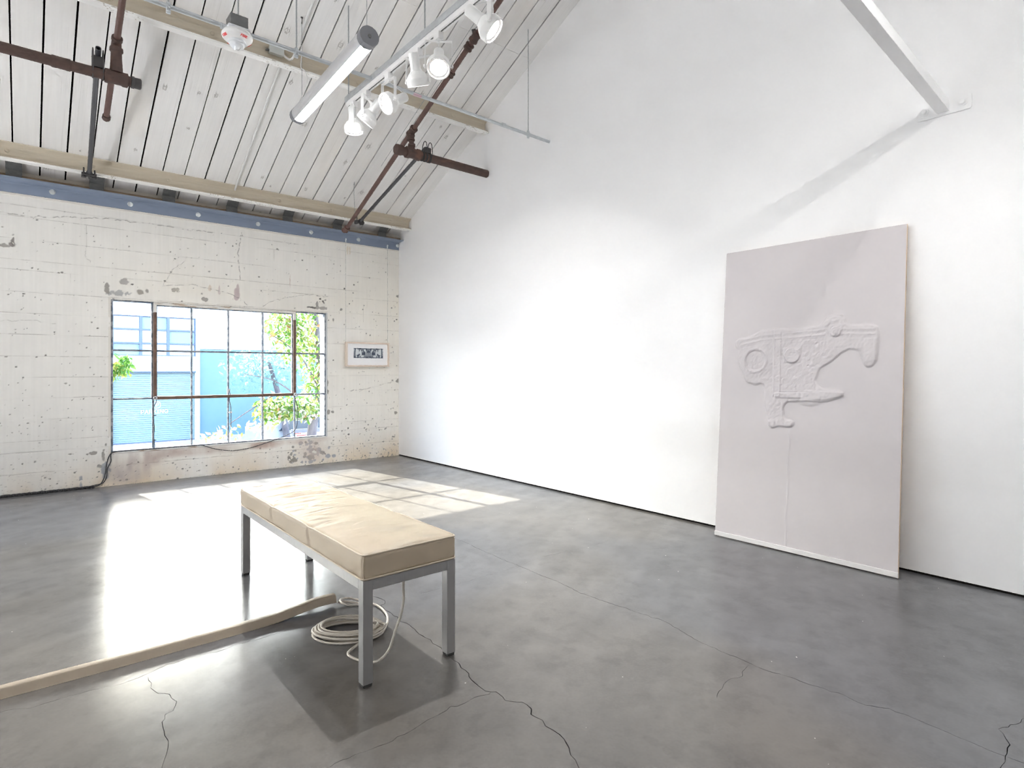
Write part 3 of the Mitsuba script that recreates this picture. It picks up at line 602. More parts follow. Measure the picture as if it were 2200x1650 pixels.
# ------------------------------------------------------------------ sprinkler pipes
def collar(p, d, r, L, bead=1.16):
    """pipe fitting: a band with a bead at each end"""
    return solid_lathe([(r, -L / 2), (r * bead, -L / 2 + .002), (r * bead, -L / 2 + L * .22), (r, -L / 2 + L * .28), (r, L / 2 - L * .28), (r * bead, L / 2 - L * .22), (r * bead, L / 2 - .002), (r, L / 2)], p, d, 20)
SL = unit((0, 1, -0.444))
def sp(y): return np.array([2.83, y, 4.004 - 0.4446 * (y - 3.502)])
t = thing('sprinkler_pipe', 'long rusty brown pipe running down below the ceiling slope near the white wall', 'pipe')
obj('run', cyl(sp(1.2), sp(6.33), .0215, 16), 'rusty_pipe_red', t, True)
for y, L, r in ((3.83, .085, .033), (3.92, .05, .033), (4.19, .045, .031), (4.85, .10, .033)):
    obj('coupling', collar(sp(y), SL, r, L), 'rusty_pipe', t, 40)
obj('plug', cat([cyl(sp(3.83), sp(3.83) + np.array([-.035, -.02, .045]), .016, 12), cyl(sp(4.19), sp(4.19) + np.array([-.02, -.01, .04]), .012, 10)]), 'black_iron', t, 40)
obj('end_elbow', cat([collar(sp(6.33), SL, .029, .07), solid_lathe([(.022, 0), (.030, .004), (.032, .022), (.024, .035), (.012, .042)], sp(6.34) + np.array([-.004, .02, .005]), (0, .75, -.5), 16)]), 'rusty_pipe_red', t, 40)
CROSS = np.array([0, 4.868, 3.203])
rt = sp(4.868)
obj('drop', tube([rt, rt * .5 + .5 * np.array([2.836, 4.868, 3.29]), (2.838, 4.868, 3.29)], .024, 14), 'rusty_pipe', t, True)
obj('drop_collar', collar(rt + np.array([0, 0, -.045]), (0, 0, -1), .033, .06), 'rusty_pipe', t, 40)
t = thing('branch_pipe', 'thick rusty pipe stub ending in the white wall under the ceiling', 'pipe')
obj('run', cyl((2.70, 4.868, 3.203), (W + .01, 4.868, 3.203), .040, 22), 'rusty_pipe', t, True)
obj('end_cap', solid_lathe([(.020, -.05), (.036, -.046), (.048, -.036), (.048, .02), (.041, .03)], (2.705, 4.868, 3.203), (1, 0, 0), 20), 'rusty_pipe', t, 40)
obj('tee', cat([collar((2.85, 4.868, 3.203), (1, 0, 0), .047, .15), solid_lathe([(.030, 0), (.030, .05), (.036, .054), (.036, .075), (.028, .078)], (2.838, 4.868, 3.215), (0, 0, 1), 16)]), 'rusty_pipe', t, 40)
for x in (2.955, 2.99, 3.03): obj('band', collar((x, 4.868, 3.203), (1, 0, 0), .0415, .018), 'black_iron', t, 40)
t = thing('sprinkler_pipe', 'thin rusty pipe coming down the ceiling slope on the left through a tee', 'pipe')
def lp(y): return np.array([.485, y, 3.396 - 0.4446 * (y - 4.868)])
obj('run', cyl(lp(1.0), lp(5.53), .0205, 16), 'rusty_pipe_red', t, True)
obj('end_cap', solid_lathe([(.021, -.03), (.027, -.026), (.028, -.008), (.029, .004), (.023, .016), (.012, .022)], lp(5.53), SL, 16), 'rusty_pipe', t, 40)
obj('coupling', collar(lp(4.868), SL, .030, .12, 1.12), 'rusty_pipe', t, 40)
obj('drop', solid_lathe([(.027, -.01), (.031, .0), (.031, .018), (.040, .024), (.041, .045), (.033, .052), (.034, .10), (.039, .19), (.039, .195)], lp(4.868) + (0, 0, -.005), (0, 0, -1), 22), 'rusty_pipe', t, 40)
t = thing('branch_pipe', 'thick rusty pipe crossing the upper left corner below the ceiling', 'pipe')
LZ = 3.160
obj('run', cyl((-5.0, 4.868, LZ), (.615, 4.868, LZ), .034, 22), 'rusty_pipe', t, True)
obj('end_cap', solid_lathe([(.034, -.045), (.041, -.042), (.041, -.026), (.036, -.022), (.037, .012), (.03, .018)], (.615, 4.868, LZ), (1, 0, 0), 20), 'black_iron', t, 40)
obj('tee', collar((.485, 4.868, LZ), (1, 0, 0), .043, .135, 1.1), 'rusty_pipe', t, 40)
obj('coupling', collar((.18, 4.868, LZ), (1, 0, 0), .0375, .10, 1.03), 'rusty_pipe', t, 40)
def brace(a, b, label, xcross, zc, rc):
    t = thing('brace_pipe', label, 'pipe', None)
    a, b = np.array(a, float), np.array(b, float); d = unit(b - a)
    obj('tube', lathe([(.013, 0), (.0175, 0), (.0175, np.linalg.norm(b - a)), (.013, np.linalg.norm(b - a)), (.013, 0)], a, d, 18), 'black_pipe', t, 40)
    cp = np.array([xcross, 4.868, zc])
    s_ = (4.868 - a[1]) / d[1]; up_ = a + d * s_ - cp; hh = np.linalg.norm(up_[1:]) / 2 + .006
    for o in (-.028, .03):
        ring = [cp + (o, math.cos(q) * (rc + .006), hh - .006 + math.sin(q) * (hh + rc)) for q in np.linspace(0, 2 * np.pi, 30, endpoint=False)]
        obj('u_bolt', tube(ring, .004, 7, closed=True), 'black_iron', t, True)
    obj('saddle', cat([box(cp + (-.034, -.016, rc + .001), cp + (.036, .016, 2 * hh - .022), .003)]), 'black_iron', t)
    c = b - d * .03
    obj('beam_clamp', cat([collar(c, d, .0215, .03), box(c + (-.05, -.02, -.02), c + (.05, .035, -.008), .003), cyl(c + (-.04, .0, -.035), c + (-.04, .0, .05), .006, 8), cyl(c + (.04, .0, -.035), c + (.04, .0, .04), .006, 8), box(c + (-.055, .01, -.03), c + (-.02, .05, .012), .003), box(c + (.02, .01, -.03), c + (.055, .05, .012), .003), cyl(c + (0, 0, -.045), c + (0, .0, -.01), .008, 8)]), 'black_iron', t, 30)
    return t
brace((.377, 4.80, 3.301), (.437, 6.42, 2.868), 'black brace pipe from the left rusty pipe down to the lower purlin', .379, LZ, .034)
brace((3.011, 4.90, 3.300), (3.035, 6.43, 2.876), 'black brace pipe from the right pipe stub down to the lower purlin', 3.012, 3.203, .040)
k = thing('hook_wire', 'bent wire hook holding the long sprinkler pipe from the ceiling', 'hook')
hp = sp(6.10)
obj('wire', tube(spline([(2.81, 6.098, 3.197), (2.80, 6.06, 3.19), (2.79, 6.03, 3.195), (2.80, 6.05, 3.21), (2.82, 6.09, 3.195), (2.822, 6.11, 3.14), hp + (0, .0, .03)], 8), .0028, 6), 'steel_rod', k, True)
obj('loop', tube([hp + (0, math.sin(q) * .0255, math.cos(q) * .0255) for q in np.linspace(0, 2 * np.pi, 20, endpoint=False)], .003, 6, closed=True), 'rusty_pipe', k, True)
k = thing('thin_rod', 'thin wire strung beside the long sprinkler pipe', 'wire')
obj('strand', cyl(sp(1.3) + (-.055, 0, .06), sp(5.4) + (-.04, 0, .05), .0022, 6), 'steel_rod', k)

# ------------------------------------------------------------------ conduit with fire alarm
CY, CZ = 3.915, 3.257
t = thing('conduit', 'galvanized steel conduit crossing the ceiling to the white wall', 'conduit')
obj('run', cyl((-3.5, CY, CZ), (.955, CY, CZ + .01), .0135, 16), 'galvanized', t, True)
obj('run', cyl((1.088, CY, CZ + .01), (W + .005, CY, CZ), .0135, 16), 'galvanized', t, True)
for x in (.945, 1.098, 3.2): obj('connector', collar((x, CY, CZ + .006), (1, 0, 0), .0165, .035), 'galvanized', t, 40)
for x in (2.33,): obj('sticker', lathe([(.0138, -.035), (.0138, .035)], (x, CY, CZ + .004), (1, 0, 0), 16), mat('sticker_pink', prin((0.62, 0.45, 0.50), 0.6)), t, label='faded pink stamp on the conduit')
for x, s in ((.645, 'left of the fire alarm'), (1.397, 'right of the fire alarm'), (3.49, 'next to the white wall')):
    k = thing('rod_hanger', f'thin steel rod holding the conduit, {s}', 'hanger', None)
    obj('rod', cyl((x, CY, CZ + .02), (x, CY, ceil_z(CY) + .01), .0045 if x < 3 else .0032, 8), 'steel_rod', k, True)
    obj('clip', cat([collar((x, CY, CZ + .003), (1, 0, 0), .0165, .022), box((x - .012, CY - .006, CZ - .032), (x + .012, CY + .010, CZ + .035), .003), solid_lathe([(.007, 0), (.007, .006)], (x, CY - .006, CZ - .022), (0, -1, 0), 8)]), 'galvanized', k, 30)
t = thing('fire_alarm', 'round white ceiling fire alarm strobe lettered FIRE under a grey box', 'fire alarm')
ax_, az = 1.024, 3.222
obj('box', box((.972, CY - .052, CZ + .010), (1.076, CY + .052, CZ + .085), .002), 'galvanized_dark', t, label='grey steel junction box')
obj('rod', cyl((1.03, CY, CZ + .08), (1.03, CY, ceil_z(CY) + .01), .0045, 8), 'steel_rod', t)
obj('plate', box((.958, CY - .062, CZ - .002), (1.088, CY + .062, CZ + .012), .004), 'clear_plastic', t)
dn = (0, 0, -1)
obj('dome', solid_lathe([(.070, -.032), (.083, -.026), (.0905, -.012), (.0905, -.002), (.087, .006), (.076, .016), (.064, .025), (.058, .029), (.052, .030)], (ax_, CY, az), dn, 48), 'plastic_white', t, True)
obj('bezel', lathe([(.058, .028), (.055, .036), (.050, .041), (.044, .041)], (ax_, CY, az), dn, 36), 'clear_plastic', t, True)
obj('lens', solid_lathe([(.045, .036), (.045, .046), (.040, .058), (.030, .066), (.012, .069)], (ax_, CY, az), dn, 24), 'clear_plastic', t, True, label='clear strobe lens')
obj('reflector', cat([tube([(ax_ + .018 * i, CY - .022, az - .064), (ax_ + .010 * i, CY + .020, az - .068)], .005, 6) for i in (-1, 0, 1)]), 'chrome', t)
for dx, dy in ((-1, -.25), (.25, -1), (1, .25), (-.25, 1)):
    rad = unit((dx, dy, 0)); up = unit(rad * .74 + np.array([0, 0, .67])); nrm = unit(rad * .67 + np.array([0, 0, -.74])); rgt = np.cross(up, nrm)
    m = meshkit.text_mesh('FIRE', .0140, .0012, bold=True); wd = m.bounds[1][0]
    o = np.array([ax_, CY, az - .0195]) + rad * .0745 - rgt * wd / 2
    obj('lettering', moved(m, frame(o + nrm * .0006, rgt, up, nrm)), 'red_ink', t, label='red word FIRE')
t = thing('junction_box', 'small grey junction box on the upper purlin', 'junction box')
obj('box', box((1.515, 4.852, 3.705), (1.627, 4.892, 3.765), .004), mat('grey_box', prin((0.50, 0.52, 0.50), 0.5)), t)
obj('cover', box((1.512, 4.846, 3.702), (1.630, 4.853, 3.768), .002), 'grey_box', t)
obj('nipple', cyl((1.515, 4.872, 3.725), (1.49, 4.872, 3.722), .010, 10), 'galvanized_dark', t)
t = thing('white_conduit', 'thin white pipe running down the ceiling boards and bending into the junction box', 'conduit')
obj('upper_run', tube(spline([(1.70, 3.2, ceil_z(3.2) - .016), (1.70, 4.0, ceil_z(4.0) - .016), (1.70, 4.6, ceil_z(4.6) - .018), (1.70, 4.72, 3.80), (1.695, 4.80, 3.72), (1.68, 4.835, 3.69), (1.66, 4.86, 3.70), (1.63, 4.872, 3.725)], 8), .009, 10), 'wire_white', t, True)
obj('lower_run', tube([(1.645, 4.92, ceil_z(4.92) - .017), (1.650, 5.2, ceil_z(5.2) - .016), (1.670, 6.40, ceil_z(6.40) - .016), (1.672, 6.478, ceil_z(6.478) - .024)], .009, 10), 'wire_white', t, True)

# ------------------------------------------------------------------ strip lights, one seen, the others added for fill
def strip_light(p0, p1, label, wires=True, power=STRIP, key='strip_light', up_light=False, upf=1.0):
    t = thing(key, label, 'strip light', None)
    p0, p1 = np.array(p0, float), np.array(p1, float); d = unit(p1 - p0); L = np.linalg.norm(p1 - p0)
    side = unit(np.cross(d, (0, 0, 1))); up = np.cross(side, d)
    R = .060
    ang = np.radians(np.linspace(-52, 232, 30)); prof = np.c_[R * np.cos(ang), R * np.sin(ang)]       # open at the bottom
    def ext(pts, l0, l1, closed=True):
        pts = np.asarray(pts); n = len(pts); v = np.vstack([p0 + d * l + pts[:, :1] * side + pts[:, 1:] * up for l in (l0, l1)]); f = []
        for i in range(n if closed else n - 1):
            j = (i + 1) % n; f += [[i, j, n + j], [i, n + j, n + i]]
        return trimesh.Trimesh(v, np.array(f), process=False)
    inner = prof * .94
    obj('housing', ext(np.vstack([prof, inner[::-1]]), .02, L - .02), 'aluminium', t, 40)
    cap = Polygon(list(prof * 1.03) + [(0.02, -.060), (-.02, -.060)])
    mesh = trimesh.creation.extrude_polygon(cap, .05, engine='earcut')
    for o, s in ((p0 - d * .012, 1), (p1 + d * .012, -1)):
        m = frame(o, side, up, np.cross(side, up)) if s * np.dot(np.cross(side, up), d) > 0 else frame(o + d * s * .05, side, up, np.cross(side, up))
        obj('end_cap', moved(mesh, m), 'cap_grey', t, 40, label='dark grey end cap')
        obj('cap_screw', solid_lathe([(.012, 0), (.012, .003), (.009, .003)], o - d * s * .0005, -d * s, 14), 'galvanized_dark', t)
    x = prof[0][0] * .985; z = prof[0][1] * .985
    pts = np.array([(-x, z), (-x * .5, z - .012), (x * .5, z - .012), (x, z)])
    dm = ext(pts, .038, L - .038, closed=False)
    if dm.face_normals[:, 2].mean() > 0: dm.invert()
    k = numbered(t + '__diffuser'); scene[k] = mikit.ply(dm, 'lens_lit', emitter={'type': 'area', 'radiance': {'type': 'rgb', 'value': list(power)}})
    tag(k, 'glowing white diffuser')
    if up_light:  # extra top glow, only on the added fill fixtures
        um = ext(np.array([(-.030, .0605), (-.015, .068), (.015, .068), (.030, .0605)]), .038, L - .038, closed=False)
        if um.face_normals[:, 2].mean() < 0: um.invert()
        k = numbered(t + '__fill_top_diffuser'); scene[k] = mikit.ply(um, 'lens_lit', emitter={'type': 'area', 'radiance': {'type': 'rgb', 'value': [upf * c for c in power]}}); tag(k, 'added upper diffuser glowing as fill light')
    if wires:
        for q in (p0 + d * .10, p1 - d * .03):
            top = np.array([q[0], q[1], ceil_z(q[1])])
            obj('suspension_wire', cyl(q + up * .058, top, .0016, 6), 'steel_rod', t)
            obj('ceiling_hook', cat([solid_lathe([(.010, 0), (.010, .004)], top, (0, 0, -1), 10), cyl(top, top - (0, 0, .05), .004, 8)]), 'black_iron', t)
    return t
st = strip_light((1.676, 4.665, 3.163), (1.610, 3.275, 3.163), 'glowing tube strip light with dark end caps hanging beside the track')
obj('power_wire', tube(spline([(1.644, 4.50, 3.86), (1.64, 4.52, 3.72), (1.645, 4.50, 3.60), (1.64, 4.50, 3.48), (1.66, 4.49, 3.46), (1.69, 4.50, 3.42), (1.685, 4.50, 3.34), (1.655, 4.51, 3.27), (1.64, 4.53, 3.225)], 8), .003, 6), 'wire_white', st, True)
obj('power_wire', tube(spline([(1.70, 4.52, 3.42), (1.735, 4.50, 3.38), (1.72, 4.50, 3.33), (1.67, 4.52, 3.28)], 8), .002, 6), 'wire_white', st, True)
for x, y, upf, w in [(1.64, -2.2, 165.0, 'far behind the viewer'), (-1.7, -2.2, 60.0, 'behind the viewer on the left')]:  # added strips out of view, fill light for ceiling and walls
    strip_light((x, y, 3.163), (x, y - 1.39, 3.163), f'added fill strip light, glowing tube hanging {w}', up_light=True, upf=upf, power=tuple(c * .06 for c in STRIP))
for i, (x, y) in enumerate([(-2.6, 5.5), (-2.9, 4.05), (-2.7, 2.35), (-3.4, .9)]):  # added tubes, unseen, brightening the ceiling from below
    strip_light((x, y, .066), (x, y - 1.39, .066), f'added fill tube light lying on the floor beyond the picture, {ORD[i]} from the concrete wall', wires=False, up_light=True, upf=FILL_UPLIGHT * (.75, .95, .45, .3)[i], power=tuple(c * .02 for c in STRIP), key='fill_uplight')

# ------------------------------------------------------------------ lighting track with heads
TX = 1.962
t = thing('lighting_track', 'galvanized strut with white lighting track hanging from the ceiling on rods', 'lighting track')
u_ = [(-.0205, 0), (-.0205, .041), (.0205, .041), (.0205, 0), (.0125, 0), (.0125, .006), (.018, .006), (.018, .0385), (-.018, .0385), (-.018, .006), (-.0125, .006), (-.0125, 0)]
m = prism(Polygon([(TX + a, 3.250 + b) for a, b in u_]), -2.0, 4.372)
obj('strut', m, 'galvanized', t)
tr = [(-.0175, 0), (-.0175, .0345), (.0175, .0345), (.0175, 0), (.006, 0), (.006, .010), (.0135, .012), (.0135, .030), (-.0135, .030), (-.0135, .012), (-.006, .010), (-.006, 0)]
obj('track', prism(Polygon([(TX + .004 + a, 3.214 + b) for a, b in tr]), -2.0, 4.362), 'enamel_white', t)
obj('groove', box((TX - .006, -2.0, 3.2165), (TX + .014, 4.355, 3.224)), 'galvanized_dark', t)
for y in (4.345, 3.2, 1.6, 0.0, -1.6):
    obj('rod', cyl((TX, y, 3.28), (TX, y, ceil_z(y) + .01), .0048, 8), 'steel_rod', t)
    obj('rod_nut', solid_lathe([(.011, 0), (.011, .010)], (TX, y, 3.289), (0, 0, 1), 6), 'zinc_bolt', t)
def track_head(y, aim, label, yaw=None, on=1.0, cut=38.0, beam=20.0, pivot=.188, lens=LENS, white=(1.0, .985, .96)):
    """aim: direction the lamp points in"""
    t = thing('track_light', label, 'spotlight', None)
    aim = unit(aim); top = 3.214
    hor = unit((-aim[1], aim[0], 0)) if yaw is None else unit((math.cos(yaw), math.sin(yaw), 0))       # yoke axis
    P = np.array([TX + .004, y, top - .035 - pivot + .02])
    fwd = np.cross((0, 0, 1), hor)
    obj('adapter', moved(box((-.020, -.030, -.045), (.020, .030, .004), .003), frame((TX + .004, y, top), (1, 0, 0), (0, 1, 0), (0, 0, 1))), 'enamel_white', t)
    yt = np.array([TX + .004, y, top - .046])
    a = .0815
    F = frame(yt, hor, fwd, (0, 0, 1))
    yh = yt[2] - P[2] + .014
    obj('yoke', cat([moved(box((-a - .003, -.0115, -.0035), (a + .003, .0115, 0), .001), F), moved(box((-a - .003, -.0115, -yh), (-a, .0115, 0), .001), F), moved(box((a, -.0115, -yh), (a + .003, .0115, 0), .001), F),
                     solid_lathe([(.006, 0), (.006, .006)], yt + (0, 0, -.003), (0, 0, -1), 8)]), 'enamel_white', t)
    # shell: rim ring, flare, neck; axis = aim, origin at the pivot in the middle of the rim
    sh = [(.0675, .030), (.0735, .030), (.0735, -.014), (.0715, -.018), (.052, -.046), (.036, -.062), (.033, -.068), (.033, -.160), (.030, -.166), (.001, -.166)]
    inn = [(.0665, .024), (.0700, -.012), (.050, -.043), (.034, -.058), (.001, -.06)]
    obj('shade', lathe(sh[:6], P, aim, 40), 'enamel_white', t, 40)
    obj('socket', lathe(sh[5:], P, aim, 28), 'enamel_white', t, 40)
    obj('seam_ring', lathe([(.0362, -.062), (.0375, -.064), (.0375, -.068), (.0335, -.0685)], P, aim, 28), 'enamel_white', t, 40)
    obj('rim', lathe([(.0675, .030), (.0675, .020), (.060, .020)], P, aim, 40), 'enamel_white_inner', t, 40)
    for s in (-1, 1): obj('pivot_screw', solid_lathe([(.009, 0), (.009, .006), (.006, .009)], P + hor * s * .084, hor * s, 12), 'enamel_white', t, 30)
    k = numbered(t + '__lens')
    scene[k] = mikit.ply(solid_lathe([(.066, .0185), (.040, .0215), (.01, .0225)], P, aim, 36), 'lens_lit', smooth=True, emitter={'type': 'area', 'radiance': {'type': 'rgb', 'value': list(lens)}})
    tag(k, 'glowing lamp face')
    bk = P - aim * .15
    obj('lead', tube(spline([yt + fwd * .006 + (0, 0, -.004), yt * .55 + bk * .45 + fwd * .03, bk + np.array([0, 0, .015]) + fwd * .012, bk], 6), .0028, 6), 'wire_white', t, True)
    scene[numbered(t + '__bulb')] = {'type': 'spot', 'to_world': T().look_at(origin=list(P + aim * .032), target=list(P + aim), up=[.1, .2, .97]), 'intensity': {'type': 'rgb', 'value': [SPOT * on * c for c in white]}, 'cutoff_angle': cut, 'beam_width': beam}
    return t
track_head(4.255, (.06, -.04, -1), 'white track spotlight shining straight down at the far end of the track', on=2.1, cut=52, beam=18)
track_head(4.030, (-.42, .50, -.80), 'white track spotlight turned away to the concrete wall, second from the far end', on=.5, cut=45)
track_head(3.690, (-.80, -.05, -.50), 'white track spotlight facing left, third from the far end', on=.4)
track_head(3.290, (.42, .28, -1), 'white track spotlight turned to the white wall, between two lamps facing the viewer', on=2.7, cut=56, beam=8)
track_head(3.045, (-.33, -.48, -.92), 'white track spotlight facing the viewer with its round lamp face showing', on=4.2, cut=40)
track_head(2.520, (.55, -.52, -.66), 'white track spotlight nearest the viewer, facing the mauve panel', on=.3)
for i, (y, aim, on) in enumerate([(1.9, (.7, .5, -.95), .35), (1.3, (.7, .0, -1.1), .2), (0.6, (.7, -.1, -1.3), .8), (-.03, (.75, .7, -.55), .6), (-.9, (.7, .85, -.9), .3)]):  # heads out of view, placed to light the white wall
    track_head(y, aim, f'unseen white track spotlight above the picture, lighting the white wall, {ORD[i]} one past the lamp facing the mauve panel', on=on, cut=45)

# ------------------------------------------------------------------ white tie rod at the upper right
t = thing('tie_rod', 'white square steel tube crossing the upper right corner to the white wall', 'tie rod')
a, b = np.array([W - .004, .876, 2.522]), np.array([-4.99, .876, 2.522 + .058 * 8.74])
d = unit(b - a); side = np.array([0, 1.0, 0]); up = np.cross(d, side); up = up if up[2] > 0 else -up
L = np.linalg.norm(b - a)
p = [a + d * l + side * s * .0275 + up * u * .0275 for l in (0, L) for s in (-1, 1) for u in (-1, 1)]
obj('tube', trimesh.convex.convex_hull(np.array(p)), 'tie_rod_white', t)
pl_ = Polygon([(.876 - .11, 2.52 - .03), (.876 + .11, 2.52 - .03), (.876 + .11, 2.52 + .03), (.876 - .11, 2.52 + .03)]).buffer(.012)
obj('wall_plate', prism_x(pl_, W - .008, W), 'wall_white', t)
for s in (-1, 1):
    obj('bolt', solid_lathe([(.022, 0), (.022, .005), (.013, .006), (.013, .016), (.010, .018)], (W - .008, .876 + s * .085, 2.52), (-1, 0, 0), 20), 'wall_white', t, 30)

# ------------------------------------------------------------------ bench
t = thing('bench', 'cream leather bench on a square brushed steel frame in the middle of the floor', 'bench')
bx0, bx1, by0, by1 = .905, 1.295, 1.885, 3.385
tw = .038
for x in (bx0, bx1 - tw):
    for y in (by0, by1 - tw):
        k = obj('leg', box((x, y, .010), (x + tw, y + tw, .378), .0015), 'brushed_steel', t)
        obj('foot', box((x + .002, y + .002, 0), (x + tw - .002, y + tw - .002, .0105), .002), 'rubber_black', k)
for x in (bx0, bx1 - tw): obj('side_rail', box((x, by0 + tw, .340), (x + tw, by1 - tw, .378), .0015), 'brushed_steel', t)
for y in (by0, by1 - tw): obj('end_rail', box((bx0 + tw, y, .340), (bx1 - tw, y + tw, .378), .0015), 'brushed_steel', t)
# cushion: soft rounded slab with cross wrinkles
cx, cy = (bx0 + bx1) / 2, (by0 + by1) / 2; hx, hy = .1965, .752; zb, zt = .379, .473
def cushion():
    n1, n2, n3 = 72, 250, 12
    faces, verts, off = [], [], 0
    def grid(fn, a, b):
        nonlocal off
        u, v = np.meshgrid(np.linspace(-1, 1, a + 1), np.linspace(-1, 1, b + 1), indexing='ij')
        verts.append(fn(u, v).reshape(-1, 3)); i, j = np.meshgrid(np.arange(a), np.arange(b), indexing='ij'); q = (i * (b + 1) + j)
        qq = np.stack([q, q + b + 1, q + b + 2, q + 1], -1).reshape(-1, 4) + off; faces.append(qq); off += (a + 1) * (b + 1)
    one = np.ones_like
    grid(lambda u, v: np.stack([u, v, one(u)], -1), n1, n2); grid(lambda u, v: np.stack([v, u, -one(u)], -1), n2, n1)
    grid(lambda u, v: np.stack([one(u), v, -u], -1), n3, n2); grid(lambda u, v: np.stack([-one(u), v, u], -1), n3, n2)
    grid(lambda u, v: np.stack([v, one(u), u], -1), n3, n1); grid(lambda u, v: np.stack([v, -one(u), -u], -1), n3, n1)
    q = np.vstack(verts); f = np.vstack(faces)
    r = .016; h = np.array([hx, hy, (zt - zb) / 2]); p = q * h
    inner = np.clip(p, -(h - r), h - r); dlt = p - inner; ln = np.linalg.norm(dlt, axis=1, keepdims=True)
    nrm = np.where(ln > 1e-9, dlt / np.maximum(ln, 1e-9), q); p = np.where(ln > 1e-9, inner + dlt / np.maximum(ln, 1e-9) * np.minimum(r, np.maximum(np.abs(dlt).max(1, keepdims=True), 1e-9)), p)
    X, Y = p[:, 0] / hx, p[:, 1] + cy
    top = np.clip((p[:, 2] / h[2] - .6) / .4, 0, 1)
    yy = Y + .045 * X * meshkit.noise(np.stack([X * 1.3, Y * 2, X * 0], -1), 3) + .02 * meshkit.noise(np.stack([X * 3, Y * 6, X * 0], -1), 4)
    amp = (1 - np.abs(X) ** 4) * (.55 + .45 * np.clip(1.25 - np.abs((Y - 2.72) / .85), 0, 1))
    wr = meshkit.fbm(np.stack([X * 1.1, yy * 24, X * 0], -1), 3, 1) - .5
    ridg = 1 - np.abs(meshkit.noise(np.stack([X * .9 + 4, yy * 13, X * 0 + 2], -1), 2) * 2 - 1); ridg = np.clip(ridg - .74, 0, 1) * 2.0
    p[:, 2] += top * (.010 * (1 - X ** 2) * (1 - np.abs((Y - cy) / hy) ** 6) + amp * (.015 * wr - .010 * ridg))
    edge = np.clip((np.abs(X) - .45) / .4, 0, 1)
    for ys, dp in ((2.385, .006), (2.86, .0045)):
        p[:, 2] -= top * dp * np.exp(-((Y - ys - .02 * X) / .012) ** 2) * (.35 + .65 * edge)
    sidew = (1 - top) * np.clip(np.abs(X) * 1.0 - .9, 0, .1) * 10
    s2 = meshkit.fbm(np.stack([Y * 9 + p[:, 2] * 14, p[:, 2] * 20, X * 0], -1), 3, 5) - .5
    p[:, 0] += np.sign(X) * sidew * (.012 * s2 + .004)
    for ys in (2.385, 2.86): p[:, 0] -= np.sign(X) * sidew * .006 * np.exp(-((Y - ys - (p[:, 2]) * .25) / .012) ** 2)
    endw = (1 - top) * np.clip(np.abs(p[:, 1]) / hy - .95, 0, .05) * 20
    p[:, 1] += np.sign(p[:, 1]) * endw * .008 * (meshkit.fbm(np.stack([X * 5, p[:, 2] * 16, X * 0], -1), 3, 6) - .4)
    p += (cx, cy, (zb + zt) / 2)
    return trimesh.Trimesh(p, np.vstack([f[:, [0, 1, 2]], f[:, [0, 2, 3]]]), process=False)
cm = cushion(); cm.merge_vertices()
obj('cushion', cm, 'cream_leather', t, True)
def rect_path(x, y, z, r=.018, sag=0.0):
    out = []
    for (sx, sy, a0) in ((1, 1, 0), (-1, 1, 90), (-1, -1, 180), (1, -1, 270)):
        for a in np.radians(np.linspace(a0, a0 + 90, 6)): out.append((cx + sx * (x - r) + r * math.cos(a), cy + sy * (y - r) + r * math.sin(a), z))
    P = np.array(out); Q = []
    for a, b in zip(P, np.roll(P, -1, 0)):
        n = max(1, int(np.linalg.norm(b - a) / .03)); Q += [a + (b - a) * k / n for k in range(n)]
    Q = np.array(Q)
    if sag:
        for ys in (2.385, 2.86): Q[:, 2] -= sag * np.exp(-((Q[:, 1] - ys) / .03) ** 2)
        Q[:, 2] += .0025 * (meshkit.noise(np.stack([Q[:, 0] * 9, Q[:, 1] * 9, Q[:, 2] * 0], -1), 2) - .5)
    return Q
obj('piping', tube(rect_path(hx + .0005, hy + .0005, zt - .005, sag=.005), .0034, 8, closed=True), 'leather_piping', t, True)
obj('piping', tube(rect_path(hx + .001, hy + .001, zb + .004), .0036, 8, closed=True), 'leather_piping', t, True)
obj('corner_seam', tube([(bx0 + .0015, by0 - .001, zb + .006), (bx0 - .001, by0 - .0015, (zb + zt) / 2), (bx0 + .0015, by0 - .001, zt - .008)], .0016, 6), 'leather_piping', t, True)

# ------------------------------------------------------------------ cord coil and raceway
k = thing('extension_cord', 'coiled cream power cord lying on the floor under the bench', 'cord')
r8 = np.random.default_rng(12)
ccx, ccy = 1.055, 2.335
dirA = unit((.765, -.644, 0)); dirB = unit((.644, .765, 0))       # long and short axis of the coil
P = [(1.135, 2.637, .016), (1.175, 2.62, .012), (1.215, 2.575, .008), (1.20, 2.545, .016), (1.150, 2.535, .030), (1.128, 2.57, .034), (1.145, 2.625, .028), (1.19, 2.645, .018), (1.235, 2.60, .009), (1.27, 2.50, .0075), (1.262, 2.40, .0075), (1.225, 2.31, .010)]
for lp_ in range(8):
    ra, rb = .150 - .010 * (lp_ % 4) + r8.uniform(-.006, .006), .100 - .009 * (lp_ % 4) + r8.uniform(-.008, .006)
    ox, oy = r8.uniform(-.008, .008), r8.uniform(-.010, .010)
    z0 = .006 + .0075 * (lp_ // 2) + .002 * (lp_ % 2)
    for a in np.linspace(0, 2 * np.pi, 14, endpoint=False):
        w_ = np.array([ccx + ox, ccy + oy, 0]) + dirA * ra * math.cos(-a) + dirB * rb * math.sin(-a)
        P.append((w_[0], w_[1], max(.0052, z0 + .003 * math.sin(a * 2 + lp_))))
